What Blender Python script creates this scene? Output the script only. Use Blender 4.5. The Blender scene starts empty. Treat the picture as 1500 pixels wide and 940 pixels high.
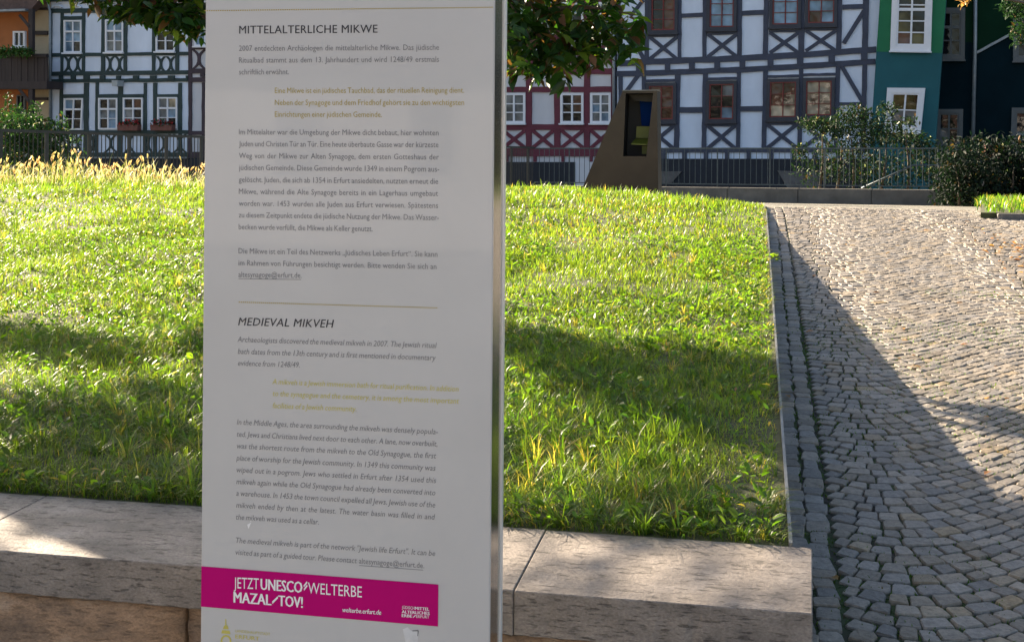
import bpy, bmesh, math, random
import numpy as np
from mathutils import Vector, Matrix
random.seed(7); rng = np.random.default_rng(7)
R = math.radians
S = bpy.context.scene
C = S.collection

# ------------------------------------------------------------------ camera
F = 1850.0; HY = 190.0; YAW = math.atan(360 / F); ROLL = R(0.35); EYE = 1.6
cd = bpy.data.cameras.new('camera'); cam = bpy.data.objects.new('camera', cd); C.objects.link(cam)
S.camera = cam
cd.sensor_width = 36; cd.lens = F / 1500 * 36; cd.shift_y = -(470 - HY) / 1500
cd.clip_start = 0.05; cd.clip_end = 3000
CM = Matrix.Translation((0, 0, EYE)) @ Matrix.Rotation(YAW, 4, 'Z') @ Matrix.Rotation(R(90), 4, 'X') @ Matrix.Rotation(ROLL, 4, 'Z')
cam.matrix_world = CM
C3 = CM.to_3x3(); EYEV = Vector((0, 0, EYE))
S.render.resolution_x = 1024; S.render.resolution_y = 641

# ------------------------------------------------------------------ light
SUN_AZ = 55.0      # degrees left of +Y
SUN_EL = 21.5
w = bpy.data.worlds.new('World'); S.world = w; w.use_nodes = True
nt = w.node_tree; nt.nodes.clear()
sk = nt.nodes.new('ShaderNodeTexSky'); sk.sky_type = 'NISHITA'; sk.sun_disc = False
sk.sun_elevation = R(SUN_EL); sk.sun_rotation = R(-SUN_AZ); sk.air_density = 1.0; sk.dust_density = 3.0
bg = nt.nodes.new('ShaderNodeBackground'); bg.inputs[1].default_value = 0.053
ow = nt.nodes.new('ShaderNodeOutputWorld')
nt.links.new(sk.outputs[0], bg.inputs[0]); nt.links.new(bg.outputs[0], ow.inputs[0])
sl = bpy.data.lights.new('sun', 'SUN'); sl.energy = 5.0; sl.angle = R(0.5); sl.color = (1, 0.83, 0.62)
so = bpy.data.objects.new('sun', sl); C.objects.link(so)
sdir = Vector((-math.sin(R(SUN_AZ)) * math.cos(R(SUN_EL)), math.cos(R(SUN_AZ)) * math.cos(R(SUN_EL)), math.sin(R(SUN_EL))))
so.rotation_euler = (-sdir).to_track_quat('-Z', 'Y').to_euler(); so.location = sdir * 60
S.view_settings.view_transform = 'Standard'; S.view_settings.look = 'None'
S.view_settings.exposure = 2.4; S.view_settings.gamma = 1

# ------------------------------------------------------------------ helpers
def ray(px, py):
    return (C3 @ Vector(((px - 750) / F, -(py - HY) / F, -1))).normalized()
def on_plane(px, py, p0, n):
    r = ray(px, py); t = (p0 - EYEV).dot(n) / r.dot(n)
    return EYEV + r * t
def at(px, py, d):          # point at camera depth d
    r = C3 @ Vector(((px - 750) / F, -(py - HY) / F, -1)); return EYEV + r * d
def on_y(px, py, Y): return on_plane(px, py, Vector((0, Y, 0)), Vector((0, 1, 0)))

def tag(o, label=None, cat=None, group=None, kind=None):
    if label: o['label'] = label
    if cat: o['category'] = cat
    if group: o['group'] = group
    if kind: o['kind'] = kind
    return o
def empty(name, loc, label=None, cat=None, group=None):
    o = bpy.data.objects.new(name, None); C.objects.link(o); o.location = loc; o.empty_display_size = 0.2
    return tag(o, label, cat, group)
def link(name, me, m, parent=None, kind=None):
    o = bpy.data.objects.new(name, me); C.objects.link(o)
    if m is not None and not me.materials: me.materials.append(m)
    if parent is not None:
        o.parent = parent
        # all parts are modelled in world space, so undo the thing's place (a part itself sits at the identity)
        if parent.parent is None: o.matrix_parent_inverse = Matrix.Translation(parent.location).inverted()
    if kind: o['kind'] = kind
    return o
class MB:
    def __init__(s): s.v = []; s.f = []
    def prism(s, front, back):
        n = len(front); b = len(s.v); s.v += [tuple(p) for p in front] + [tuple(p) for p in back]
        s.f.append(tuple(range(b, b + n))); s.f.append(tuple(range(b + 2 * n - 1, b + n - 1, -1)))
        for i in range(n):
            j = (i + 1) % n; s.f.append((b + i, b + n + i, b + n + j, b + j))
    def box(s, x0, y0, z0, x1, y1, z1):
        s.prism([(x0, y0, z0), (x1, y0, z0), (x1, y0, z1), (x0, y0, z1)], [(x0, y1, z0), (x1, y1, z0), (x1, y1, z1), (x0, y1, z1)])
    def tube(s, pts, rads, n=8):
        rings = []
        for i, p in enumerate(pts):
            p = Vector(p); a = Vector(pts[max(i - 1, 0)]); c = Vector(pts[min(i + 1, len(pts) - 1)])
            t = (c - a).normalized(); u = t.cross(Vector((0.13, 0.9, 0.31))).normalized(); v = t.cross(u)
            b = len(s.v); rings.append(b)
            for k in range(n):
                q = p + (u * math.cos(k * 2 * math.pi / n) + v * math.sin(k * 2 * math.pi / n)) * rads[i]; s.v.append(tuple(q))
        for a, b in zip(rings, rings[1:]):
            for k in range(n): s.f.append((a + k, a + (k + 1) % n, b + (k + 1) % n, b + k))
        s.f.append(tuple(range(rings[0], rings[0] + n))); s.f.append(tuple(range(rings[-1] + n - 1, rings[-1] - 1, -1)))
    def quad(s, a, b, c, d):
        i = len(s.v); s.v += [tuple(a), tuple(b), tuple(c), tuple(d)]; s.f.append((i, i + 1, i + 2, i + 3))
    def build(s, name, m, parent=None, smooth=False, bevel=0, kind=None):
        me = bpy.data.meshes.new(name); me.from_pydata(s.v, [], s.f)
        bm = bmesh.new(); bm.from_mesh(me); bmesh.ops.recalc_face_normals(bm, faces=bm.faces)
        if bevel: bmesh.ops.bevel(bm, geom=list(bm.edges), offset=bevel, segments=2, affect='EDGES', clamp_overlap=True)
        bm.to_mesh(me); bm.free()
        if smooth: me.shade_smooth()
        return link(name, me, m, parent, kind)

def npmesh(name, verts, faces_flat, nside, cols=None, smooth=False):
    me = bpy.data.meshes.new(name); nv = len(verts); nf = len(faces_flat) // nside
    me.vertices.add(nv); me.vertices.foreach_set('co', np.asarray(verts, np.float32).ravel())
    me.loops.add(nf * nside); me.loops.foreach_set('vertex_index', np.asarray(faces_flat, np.int32).ravel())
    me.polygons.add(nf); me.polygons.foreach_set('loop_start', np.arange(0, nf * nside, nside, dtype=np.int32))
    me.polygons.foreach_set('loop_total', np.full(nf, nside, np.int32))
    me.update(calc_edges=True)
    if cols is not None:
        a = me.color_attributes.new('tint', 'FLOAT_COLOR', 'POINT'); a.data.foreach_set('color', np.asarray(cols, np.float32).ravel())
    if smooth: me.shade_smooth()
    return me

# ------------------------------------------------------------------ materials
def nm(name):
    m = bpy.data.materials.new(name); m.use_nodes = True; t = m.node_tree
    return m, t, t.nodes['Principled BSDF']
def ramp(t, stops):
    r = t.nodes.new('ShaderNodeValToRGB'); e = r.color_ramp.elements
    while len(e) < len(stops): e.new(0.5)
    for k, (p, c) in zip(e, stops): k.position = p; k.color = (*c, 1)
    return r
def coords(t, scale=(1, 1, 1), rot=(0, 0, 0)):
    g = t.nodes.new('ShaderNodeNewGeometry'); mp = t.nodes.new('ShaderNodeMapping'); mp.inputs['Scale'].default_value = scale
    mp.inputs['Rotation'].default_value = rot
    t.links.new(g.outputs['Position'], mp.inputs[0]); return mp.outputs[0]
def noise(t, vec, scale, detail=5, rough=.6):
    n = t.nodes.new('ShaderNodeTexNoise'); n.inputs['Scale'].default_value = scale; n.inputs['Detail'].default_value = detail
    n.inputs['Roughness'].default_value = rough; t.links.new(vec, n.inputs['Vector']); return n
def bumpn(t, b, h, strength, dist):
    u = t.nodes.new('ShaderNodeBump'); u.inputs['Strength'].default_value = strength; u.inputs['Distance'].default_value = dist
    t.links.new(h, u.inputs['Height']); t.links.new(u.outputs[0], b.inputs['Normal']); return u
def mat(name, col, rough=.7, var=.25, scale=8, bump=.2, bd=.01, metal=0, stretch=(1, 1, 1), spec=.5, coat=0):
    m, t, b = nm(name); v = coords(t, stretch); n = noise(t, v, scale)
    lo = tuple(c * (1 - var) for c in col); hi = tuple(min(1, c * (1 + var)) for c in col)
    r = ramp(t, [(.3, lo), (.7, hi)]); t.links.new(n.outputs[0], r.inputs[0]); t.links.new(r.outputs[0], b.inputs['Base Color'])
    b.inputs['Roughness'].default_value = rough; b.inputs['Metallic'].default_value = metal
    b.inputs['Specular IOR Level'].default_value = spec; b.inputs['Coat Weight'].default_value = coat
    if bump: n2 = noise(t, v, scale * 4); bumpn(t, b, n2.outputs[0], bump, bd)
    return m
def glass(name, col, rough=.04, wav=.12, var=.5):
    m, t, b = nm(name); v = coords(t); n = noise(t, v, 1.6, 2)
    r = ramp(t, [(.35, tuple(c * (1 - var) for c in col)), (.65, tuple(c * (1 + var) for c in col))])
    t.links.new(n.outputs[0], r.inputs[0]); t.links.new(r.outputs[0], b.inputs['Base Color'])
    b.inputs['Roughness'].default_value = rough; b.inputs['Specular IOR Level'].default_value = .5; b.inputs['IOR'].default_value = 1.5
    n2 = noise(t, v, 1.3, 2); bumpn(t, b, n2.outputs[0], wav, .15); return m
def leafmat(name, trans=.45, rough=.45, tint=(1, 1, 1), tt=(1.6, 1.9, .55), spec=.4):
    m, t, b = nm(name); a = t.nodes.new('ShaderNodeAttribute'); a.attribute_name = 'tint'
    mx = t.nodes.new('ShaderNodeMix'); mx.data_type = 'RGBA'; mx.blend_type = 'MULTIPLY'; mx.inputs[0].default_value = 1
    t.links.new(a.outputs['Color'], mx.inputs[6]); mx.inputs[7].default_value = (*tint, 1)
    t.links.new(mx.outputs[2], b.inputs['Base Color']); b.inputs['Roughness'].default_value = rough
    b.inputs['Specular IOR Level'].default_value = spec
    m2 = t.nodes.new('ShaderNodeMix'); m2.data_type = 'RGBA'; m2.blend_type = 'MULTIPLY'; m2.inputs[0].default_value = 1
    t.links.new(a.outputs['Color'], m2.inputs[6]); m2.inputs[7].default_value = (*tt, 1)
    tr = t.nodes.new('ShaderNodeBsdfTranslucent'); t.links.new(m2.outputs[2], tr.inputs[0])
    ms = t.nodes.new('ShaderNodeMixShader'); ms.inputs[0].default_value = trans
    t.links.new(b.outputs[0], ms.inputs[1]); t.links.new(tr.outputs[0], ms.inputs[2])
    t.links.new(ms.outputs[0], t.nodes['Material Output'].inputs[0]); return m

M = {}
M['soil'] = mat('soil', (.055, .06, .022), .95, .4, 6, .5)
M['ground'] = mat('ground_earth', (.08, .07, .045), .95, .3, 1.5, .3)
M['green_timber'] = mat('green_timber', (.018, .040, .040), .7, .25, 3, .2)
M['purple_timber'] = mat('purple_timber', (.042, .026, .038), .7, .25, 3, .2)
M['red_timber'] = mat('red_timber', (.125, .020, .038), .7, .2, 3, .2)
M['grey_timber'] = mat('grey_timber', (.044, .052, .084), .7, .2, 3, .2)
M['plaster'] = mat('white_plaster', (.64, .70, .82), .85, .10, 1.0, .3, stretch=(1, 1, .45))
M['plaster_warm'] = mat('warm_plaster', (.58, .57, .60), .85, .10, 1.0, .3, stretch=(1, 1, .45))
M['cream'] = mat('cream_plaster', (.42, .33, .22), .85, .12, 1.5, .25)
M['orange'] = mat('orange_plaster', (.38, .13, .04), .85, .15, 1.5, .25)
M['brown_timber'] = mat('dark_brown_timber', (.030, .020, .020), .75, .3, 4, .3, stretch=(1, 1, .2))
M['tile'] = mat('roof_tile', (.10, .06, .05), .8, .3, 6, .4)
M['base_dark'] = mat('dark_basement', (.010, .013, .022), .7, .3, 2, .2)  # near-black base colour for the foot of the houses
M['stone_base'] = mat('basement_stone', (.12, .11, .105), .9, .35, 2.5, .5)
M['white_paint'] = mat('white_window_paint', (.72, .72, .76), .4, .04, 4, .05)
M['red_paint'] = mat('red_window_paint', (.16, .012, .012), .4, .15, 4, .05)
M['grey_casing'] = mat('grey_casing_paint', (.024, .028, .044), .5, .15, 4, .05)
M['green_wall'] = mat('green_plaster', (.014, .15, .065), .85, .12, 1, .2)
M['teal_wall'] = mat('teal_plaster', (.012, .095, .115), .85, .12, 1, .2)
M['shaded_green_wall'] = mat('green_plaster_painted_shade', (.005, .026, .013), .95, .2, 1, .2, spec=.1)  # darker copy of the green wall: the wing's shade is in the colour
M['shaded_teal_wall'] = mat('teal_plaster_painted_shade', (.003, .013, .019), .95, .2, 1, .2, spec=.1)  # same for the teal wall, shade put into the base colour
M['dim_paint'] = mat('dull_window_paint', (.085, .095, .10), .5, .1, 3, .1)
M['pipe'] = mat('zinc_pipe', (.22, .25, .28), .45, .15, 5, .05, metal=.4)
M['glass_dark'] = glass('dark_pane', (.012, .012, .014))
M['glass_sky'] = glass('pane_painted_sky', (.17, .26, .36))  # sky reflection painted into the pane's base colour
M['glass_curtain'] = glass('curtained_pane', (.16, .17, .18))
M['glass_warm'] = glass('red_brown_pane', (.10, .045, .03), wav=.3)  # red-brown pane tone, varied by noise
M['glass_cream'] = glass('pane_painted_facade', (.34, .28, .20), wav=.3, var=.85)  # reflection of a sunlit cream facade painted into the pane colour
M['glass_olive'] = glass('pane_painted_trees', (.07, .055, .018), var=.8)  # brown-green reflection of trees painted into the pane colour
M['terracotta'] = mat('terracotta', (.16, .06, .045), .8, .2, 5, .2)
M['lamp'] = mat('lamp_housing', (.35, .37, .38), .5, .1, 5, .1)
M['fence'] = mat('fence_steel', (.035, .036, .033), .5, .2, 10, .1, metal=.2)
M['fence2'] = mat('galvanised_fence', (.065, .085, .095), .45, .2, 10, .1, metal=.5)
M['concrete'] = mat('plinth_concrete', (.13, .12, .105), .9, .3, 3, .4)
M['steel_edge'] = mat('edging_steel', (.22, .22, .21), .5, .2, 8, .1, metal=.7)
M['bark'] = mat('bark', (.09, .065, .045), .9, .3, 12, .8, .01, stretch=(1, 1, .3))
M['kerb'] = mat('kerb_stone', (.14, .13, .12), .85, .25, 12, .3)
M['bronze'] = mat('bronze_plate', (.055, .042, .030), .42, .22, 2.2, .12, .004, metal=.55)
M['bronze_dark'] = mat('bronze_recess', (.03, .026, .022), .5, .2, 3, .1, metal=.3)
M['blue_panel'] = mat('blue_panel', (.004, .026, .13), .8, .1, 3, .05, spec=.05)
M['lime_panel'] = mat('lime_panel', (.12, .13, .012), .5, .15, 6, .05)
M['black_void'] = mat('black_lining', (.008, .008, .008), .6, .1, 3, .05)
LEAF = leafmat('tree_leaf', .42, .42)
GRASS = leafmat('grass_blade', .55, .38, tt=(1.85, 1.85, .50), spec=.4)
STRAW = leafmat('straw_blade', .5, .5, tt=(1.25, 1.15, .8))
SHRUB = leafmat('shrub_leaf', .25, .65, tt=(1.2, 1.4, .6), spec=.2)

# travertine-like coping
def stone_mat(name, c0, c1, c2, pit=1.0, sc=6):
    m, t, b = nm(name); v = coords(t, (1, 1.3, 1.6)); vs = coords(t, (1, 3.2, 5))
    n = noise(t, v, sc, 8, .65); r = ramp(t, [(.28, c0), (.5, c1), (.74, c2)]); t.links.new(n.outputs[0], r.inputs[0])
    n2 = noise(t, vs, 26, 5, .62); r2 = ramp(t, [(.36, (.22, .21, .20)), (.46, (1, 1, 1))]); t.links.new(n2.outputs[0], r2.inputs[0])
    mx = t.nodes.new('ShaderNodeMix'); mx.data_type = 'RGBA'; mx.blend_type = 'MULTIPLY'; mx.inputs[0].default_value = .75 * pit
    t.links.new(r.outputs[0], mx.inputs[6]); t.links.new(r2.outputs[0], mx.inputs[7])
    n4 = noise(t, v, 140, 3); r4 = ramp(t, [(.3, (.72, .72, .72)), (.7, (1.15, 1.15, 1.15))]); t.links.new(n4.outputs[0], r4.inputs[0])
    m4 = t.nodes.new('ShaderNodeMix'); m4.data_type = 'RGBA'; m4.blend_type = 'MULTIPLY'; m4.inputs[0].default_value = 1
    t.links.new(mx.outputs[2], m4.inputs[6]); t.links.new(r4.outputs[0], m4.inputs[7])
    t.links.new(m4.outputs[2], b.inputs['Base Color']); b.inputs['Roughness'].default_value = .72
    ad = t.nodes.new('ShaderNodeMath'); ad.operation = 'MULTIPLY'; t.links.new(r2.outputs[0], ad.inputs[0]); t.links.new(r4.outputs[0], ad.inputs[1])
    bumpn(t, b, ad.outputs[0], .55, .004); return m
M['coping'] = stone_mat('coping_travertine', (.115, .10, .09), (.215, .185, .16), (.33, .29, .255))
M['sandstone'] = stone_mat('wall_sandstone', (.15, .105, .075), (.34, .22, .135), (.46, .36, .27), .6, 7)

# cobbles
m, t, b = nm('cobblestone'); v = coords(t)
oi = t.nodes.new('ShaderNodeAttribute'); oi.attribute_name = 'tint'
n = noise(t, v, 60, 6, .7); r = ramp(t, [(.25, (.55, .55, .55)), (.75, (1.35, 1.35, 1.35))]); t.links.new(n.outputs[0], r.inputs[0])
mx = t.nodes.new('ShaderNodeMix'); mx.data_type = 'RGBA'; mx.blend_type = 'MULTIPLY'; mx.inputs[0].default_value = 1
t.links.new(oi.outputs['Color'], mx.inputs[6]); t.links.new(r.outputs[0], mx.inputs[7]); t.links.new(mx.outputs[2], b.inputs['Base Color'])
b.inputs['Roughness'].default_value = .62; n2 = noise(t, v, 90, 6, .7); bumpn(t, b, n2.outputs[0], .7, .006)
M['cobble'] = m
# joint filling: dark soil with moss, and far off the stones as texture
m, t, b = nm('path_bed'); v = coords(t)
n = noise(t, v, 5, 5); r = ramp(t, [(.42, (.030, .026, .018)), (.56, (.032, .055, .011))]); t.links.new(n.outputs[0], r.inputs[0])
vo = t.nodes.new('ShaderNodeTexVoronoi'); vo.feature = 'DISTANCE_TO_EDGE'; vo.inputs['Scale'].default_value = 10.5; t.links.new(v, vo.inputs['Vector'])
vc = t.nodes.new('ShaderNodeTexVoronoi'); vc.inputs['Scale'].default_value = 10.5; t.links.new(v, vc.inputs['Vector'])
rc = ramp(t, [(.0, (.17, .155, .135)), (1, (.27, .245, .21))]); sx = t.nodes.new('ShaderNodeSeparateColor'); t.links.new(vc.outputs['Color'], sx.inputs[0]); t.links.new(sx.outputs[0], rc.inputs[0])
re = ramp(t, [(.04, (0, 0, 0)), (.10, (1, 1, 1))]); t.links.new(vo.outputs[0], re.inputs[0])
m1 = t.nodes.new('ShaderNodeMix'); m1.data_type = 'RGBA'; t.links.new(re.outputs[0], m1.inputs[0]); t.links.new(r.outputs[0], m1.inputs[6]); t.links.new(rc.outputs[0], m1.inputs[7])
g = t.nodes.new('ShaderNodeNewGeometry'); sp = t.nodes.new('ShaderNodeSeparateXYZ'); t.links.new(g.outputs['Position'], sp.inputs[0])
def cmpn(op, sock, val):
    c_ = t.nodes.new('ShaderNodeMath'); c_.operation = op; t.links.new(sock, c_.inputs[0]); c_.inputs[1].default_value = val; return c_
mr = t.nodes.new('ShaderNodeMath'); mr.operation = 'MAXIMUM'; m3_ = t.nodes.new('ShaderNodeMath'); m3_.operation = 'MAXIMUM'; m4_ = t.nodes.new('ShaderNodeMath'); m4_.operation = 'MAXIMUM'
t.links.new(cmpn('GREATER_THAN', sp.outputs[1], 12.8).outputs[0], mr.inputs[0]); t.links.new(cmpn('LESS_THAN', sp.outputs[1], .7).outputs[0], mr.inputs[1])
t.links.new(cmpn('LESS_THAN', sp.outputs[0], .05).outputs[0], m3_.inputs[0]); t.links.new(cmpn('GREATER_THAN', sp.outputs[0], 3.9).outputs[0], m3_.inputs[1])
t.links.new(mr.outputs[0], m4_.inputs[0]); t.links.new(m3_.outputs[0], m4_.inputs[1]); mr = m4_
m2 = t.nodes.new('ShaderNodeMix'); m2.data_type = 'RGBA'; t.links.new(mr.outputs[0], m2.inputs[0]); t.links.new(r.outputs[0], m2.inputs[6]); t.links.new(m1.outputs[2], m2.inputs[7])
t.links.new(m2.outputs[2], b.inputs['Base Color']); b.inputs['Roughness'].default_value = .9
bumpn(t, b, re.outputs[0], .6, .01); M['bed'] = m

# ------------------------------------------------------------------ terrain heights
PY_ = [-30, 0, 8.5, 10, 11.3, 13, 16, 20, 26, 32]; PZ_ = [-1.0, 0, .68, .80, .865, .84, .69, .47, .152, -.3]
def pz(Y): return float(np.interp(Y, PY_, PZ_))
pzv = lambda Y: np.interp(Y, PY_, PZ_)
WF, WB = 2.56, 2.965           # wall coping front / back
CT = 0.65                      # coping top
STEEL_X = 0.075
def lz(X, Y):                  # lawn height (vectorised)
    X = np.asarray(X, float); Y = np.asarray(Y, float)
    e = .645 + .0285 * (Y - 2.96)
    e = np.where(Y > 11.6, .645 + .0285 * 8.64 - (Y - 11.6) ** 2 * .022 * np.clip((X + 2.5) / 2 , 0, 1), e)
    left = np.clip(-(X + .1) / 2.0, 0, 1)
    e = e + left * .07 * np.clip((Y - 4) / 7, 0, 1)
    e = e - np.where(Y > 13.2, (Y - 13.2) ** 2 * .035, 0)
    e = e + .018 * np.sin(X * 2.1 + Y * 1.3) * np.clip((Y - 3) / 2, 0, 1) * np.clip(-X - .1, 0, 1) + .012 * np.sin(X * 4.3 - Y * 2.9) * np.clip((Y - 3.2) / 2, 0, 1) * np.clip(-X - .1, 0, 1)
    return np.maximum(e, pzv(Y) - .02)

def grid(name, xs, ys, fn, m, kind='structure'):
    nx, ny = len(xs), len(ys); XX, YY = np.meshgrid(xs, ys); ZZ = fn(XX, YY)
    v = np.stack([XX, YY, ZZ], -1).reshape(-1, 3)
    i = np.arange(nx * ny).reshape(ny, nx)
    f = np.stack([i[:-1, :-1], i[:-1, 1:], i[1:, 1:], i[1:, :-1]], -1).reshape(-1)
    me = npmesh(name, v, f, 4, smooth=True); return link(name, me, m, kind=kind)

grid('ground', [-900, -40, 40, 900], [-500, -20, 40, 1500], lambda X, Y: X * 0 - 1.15, M['ground'])
ys = list(np.arange(-14, 14, .5)) + list(np.arange(14, 30.1, 1))
path = grid('path', np.linspace(-16, 12, 29), ys, lambda X, Y: pzv(Y), M['bed'])
xs = list(np.linspace(-16, -7, 7)) + list(np.arange(-6.5, 0.05, .25)) + [STEEL_X]
lawn = grid('lawn', xs, list(np.arange(WB - .03, 19, .25)), lz, M['soil'])

# steel edging along the lawn
e = empty('lawn_edging', (STEEL_X, 2.97, .2), 'thin steel edging strip holding the lawn above the cobbled path', 'edging')
y0 = WB + .002
while y0 < 11.5:
    y1 = min(y0 + 2.13, 11.5); mb = MB(); seg = []
    for k in range(9):
        y = y0 + (y1 - .004 - y0) * k / 8; seg.append((y, float(lz(0, y)) + .012, min(pz(y) - .05, float(lz(0, y)) - .1)))
    for (ya, ta, ba), (yb, tb, bb) in zip(seg, seg[1:]):
        x0_, x1_ = STEEL_X + .001, STEEL_X + .009
        mb.prism([(x0_, ya, ba), (x0_, yb, bb), (x0_, yb, tb), (x0_, ya, ta)], [(x1_, ya, ba), (x1_, yb, bb), (x1_, yb, tb), (x1_, ya, ta)])
    mb.build('edging_strip', M['steel_edge'], e); y0 = y1

# ------------------------------------------------------------------ wall
XE = .112
wl = empty('retaining_wall', (-1.5, 2.7, .2), 'low sandstone retaining wall with grey travertine coping in front of the lawn', 'wall')
# coping joints seen at pixels (59,731)-(0,755) and (799,777)-(735,862)
jx = [on_plane(59, 731, Vector((0, 0, CT)), Vector((0, 0, 1))).x, on_plane(799, 777, Vector((0, 0, CT)), Vector((0, 0, 1))).x]
cuts = [-7.0, -5.2, -3.6, jx[0], jx[1], XE]
if jx[1] - jx[0] > 2: cuts = [-7.0, -5.2, -3.6, jx[0], (jx[0] + jx[1]) / 2, jx[1], XE]
for a, b_ in zip(cuts, cuts[1:]):
    mb = MB(); g_ = .0009; xl = a + g_; xf = b_ - (g_ if b_ != XE else 0); xk = xf + (.016 if b_ == XE else 0); t_ = CT + random.uniform(-.001, .001)
    mb.prism([(xl, WF, CT - .093), (xf, WF, CT - .093), (xf, WF, t_), (xl, WF, t_)], [(xl, WB, CT - .093), (xk, WB, CT - .093), (xk, WB, t_), (xl, WB, t_)])
    o_ = mb.build('coping_slab', M['coping'], wl)
    bm = bmesh.new(); bm.from_mesh(o_.data); le = [e_ for e_ in bm.edges if abs(e_.verts[0].co.x - e_.verts[1].co.x) > .1]
    bmesh.ops.subdivide_edges(bm, edges=le, cuts=int((b_ - a) / .022), use_grid_fill=True)
    for v_ in bm.verts:
        if a + .01 < v_.co.x < b_ - .01: v_.co.y += random.uniform(-.0012, .0012) - (random.random() < .05) * -.003 * (v_.co.y < 2.7)
        if v_.co.z < CT - .02: v_.co.z += random.uniform(-.0015, .0015)
    be = [e_ for e_ in bm.edges if len(e_.link_faces) == 2 and e_.calc_face_angle(0) > 1.0]
    bmesh.ops.bevel(bm, geom=be, offset=.0022, segments=1, affect='EDGES', clamp_overlap=True); bm.to_mesh(o_.data); bm.free()
mb = MB(); mb.box(-7, WF + .06, -.4, XE - .035, WB - .02, CT - .096); mb.build('wall_core', M['soil'], wl)
z = CT - .098; row = 0
while z > -.3:
    h = random.choice([.15, .19, .22]); x = -7.0
    while x < XE - .03:
        L_ = random.uniform(.6, 1.2); x1 = min(x + L_, XE - .02)
        if XE - .02 - x1 < .15: x1 = XE - .02
        mb = MB(); dy = random.uniform(0, .012)
        mb.box(x + .004, WF + .02 + dy, z - h + .005, x1 - .004, WF + .2, z - .003)
        o_ = mb.build('stone', M['sandstone'], wl)
        bm = bmesh.new(); bm.from_mesh(o_.data); bmesh.ops.subdivide_edges(bm, edges=list(bm.edges), cuts=9, use_grid_fill=True)
        for v_ in bm.verts:
            if v_.co.y < WF + .05:
                ex = min(v_.co.x - x, x1 - v_.co.x, z - v_.co.z, v_.co.z - z + h); v_.co.y += max(0, .022 - ex) * .6 + random.uniform(-.004, .004); v_.co.z += random.uniform(-.002, .002)
        bm.to_mesh(o_.data); bm.free(); o_.data.shade_smooth(); x = x1
    z -= h; row += 1

# ------------------------------------------------------------------ information stele
SY = 2.14
def sp_(px, py, off=0): return on_y(px, py, SY - off)
zt = 2.35; PL = sp_(297.5, 470).x; PR = sp_(721, 470).x
lean = 0.0018
def sx_(x, z): return x + (z - 1.2) * lean
M['panel'] = mat('sign_enamel', (.49, .485, .485), .32, .045, 3, .03, .002, coat=.25)
M['panel_edge'] = mat('sign_edge', (.75, .74, .72), .3, .05, 5, .03, metal=.3)
M['brushed'] = mat('brushed_steel', (.42, .41, .39), .16, .15, 60, .05, .001, metal=1, stretch=(1, 1, .02))
M['magenta'] = mat('magenta_print', (.48, .0, .15), .6, .05, 3, .0, spec=.1)
M['ink'] = mat('black_print', (.035, .035, .045), .5, .1, 3, 0)
M['ink_grey'] = mat('grey_print', (.19, .19, .20), .5, .1, 3, 0)
M['gold'] = mat('ochre_print', (.40, .31, .07), .5, .05, 3, 0)
M['pale_gold'] = mat('pale_yellow_print', (.52, .46, .10), .5, .05, 3, 0)
M['print_white'] = mat('white_print', (.82, .80, .82), .45, .02, 3, 0)
st = empty('information_stele', (PL / 2 + PR / 2, SY + .05, pz(SY)), 'tall grey white information stele with German and English text and a magenta strip', 'sign')
zb = pz(SY) - .02
def slab(name, xa, xb, ya, yb, m, bev=.0015):
    mb = MB(); mb.prism([(sx_(xa, zb), ya, zb), (sx_(xb, zb), ya, zb), (sx_(xb, zt), ya, zt), (sx_(xa, zt), ya, zt)],
                        [(sx_(xa, zb), yb, zb), (sx_(xb, zb), yb, zb), (sx_(xb, zt), yb, zt), (sx_(xa, zt), yb, zt)])
    return mb.build(name, m, st, bevel=bev)
panel = slab('front_panel', PL, PR, SY, SY + .006, M['panel'])
slab('steel_body', PL + .006, PR - .003, SY + .0065, SY + .094, M['brushed'])
slab('back_panel', PL, PR, SY + .0945, SY + .112, M['panel_edge'])

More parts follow.
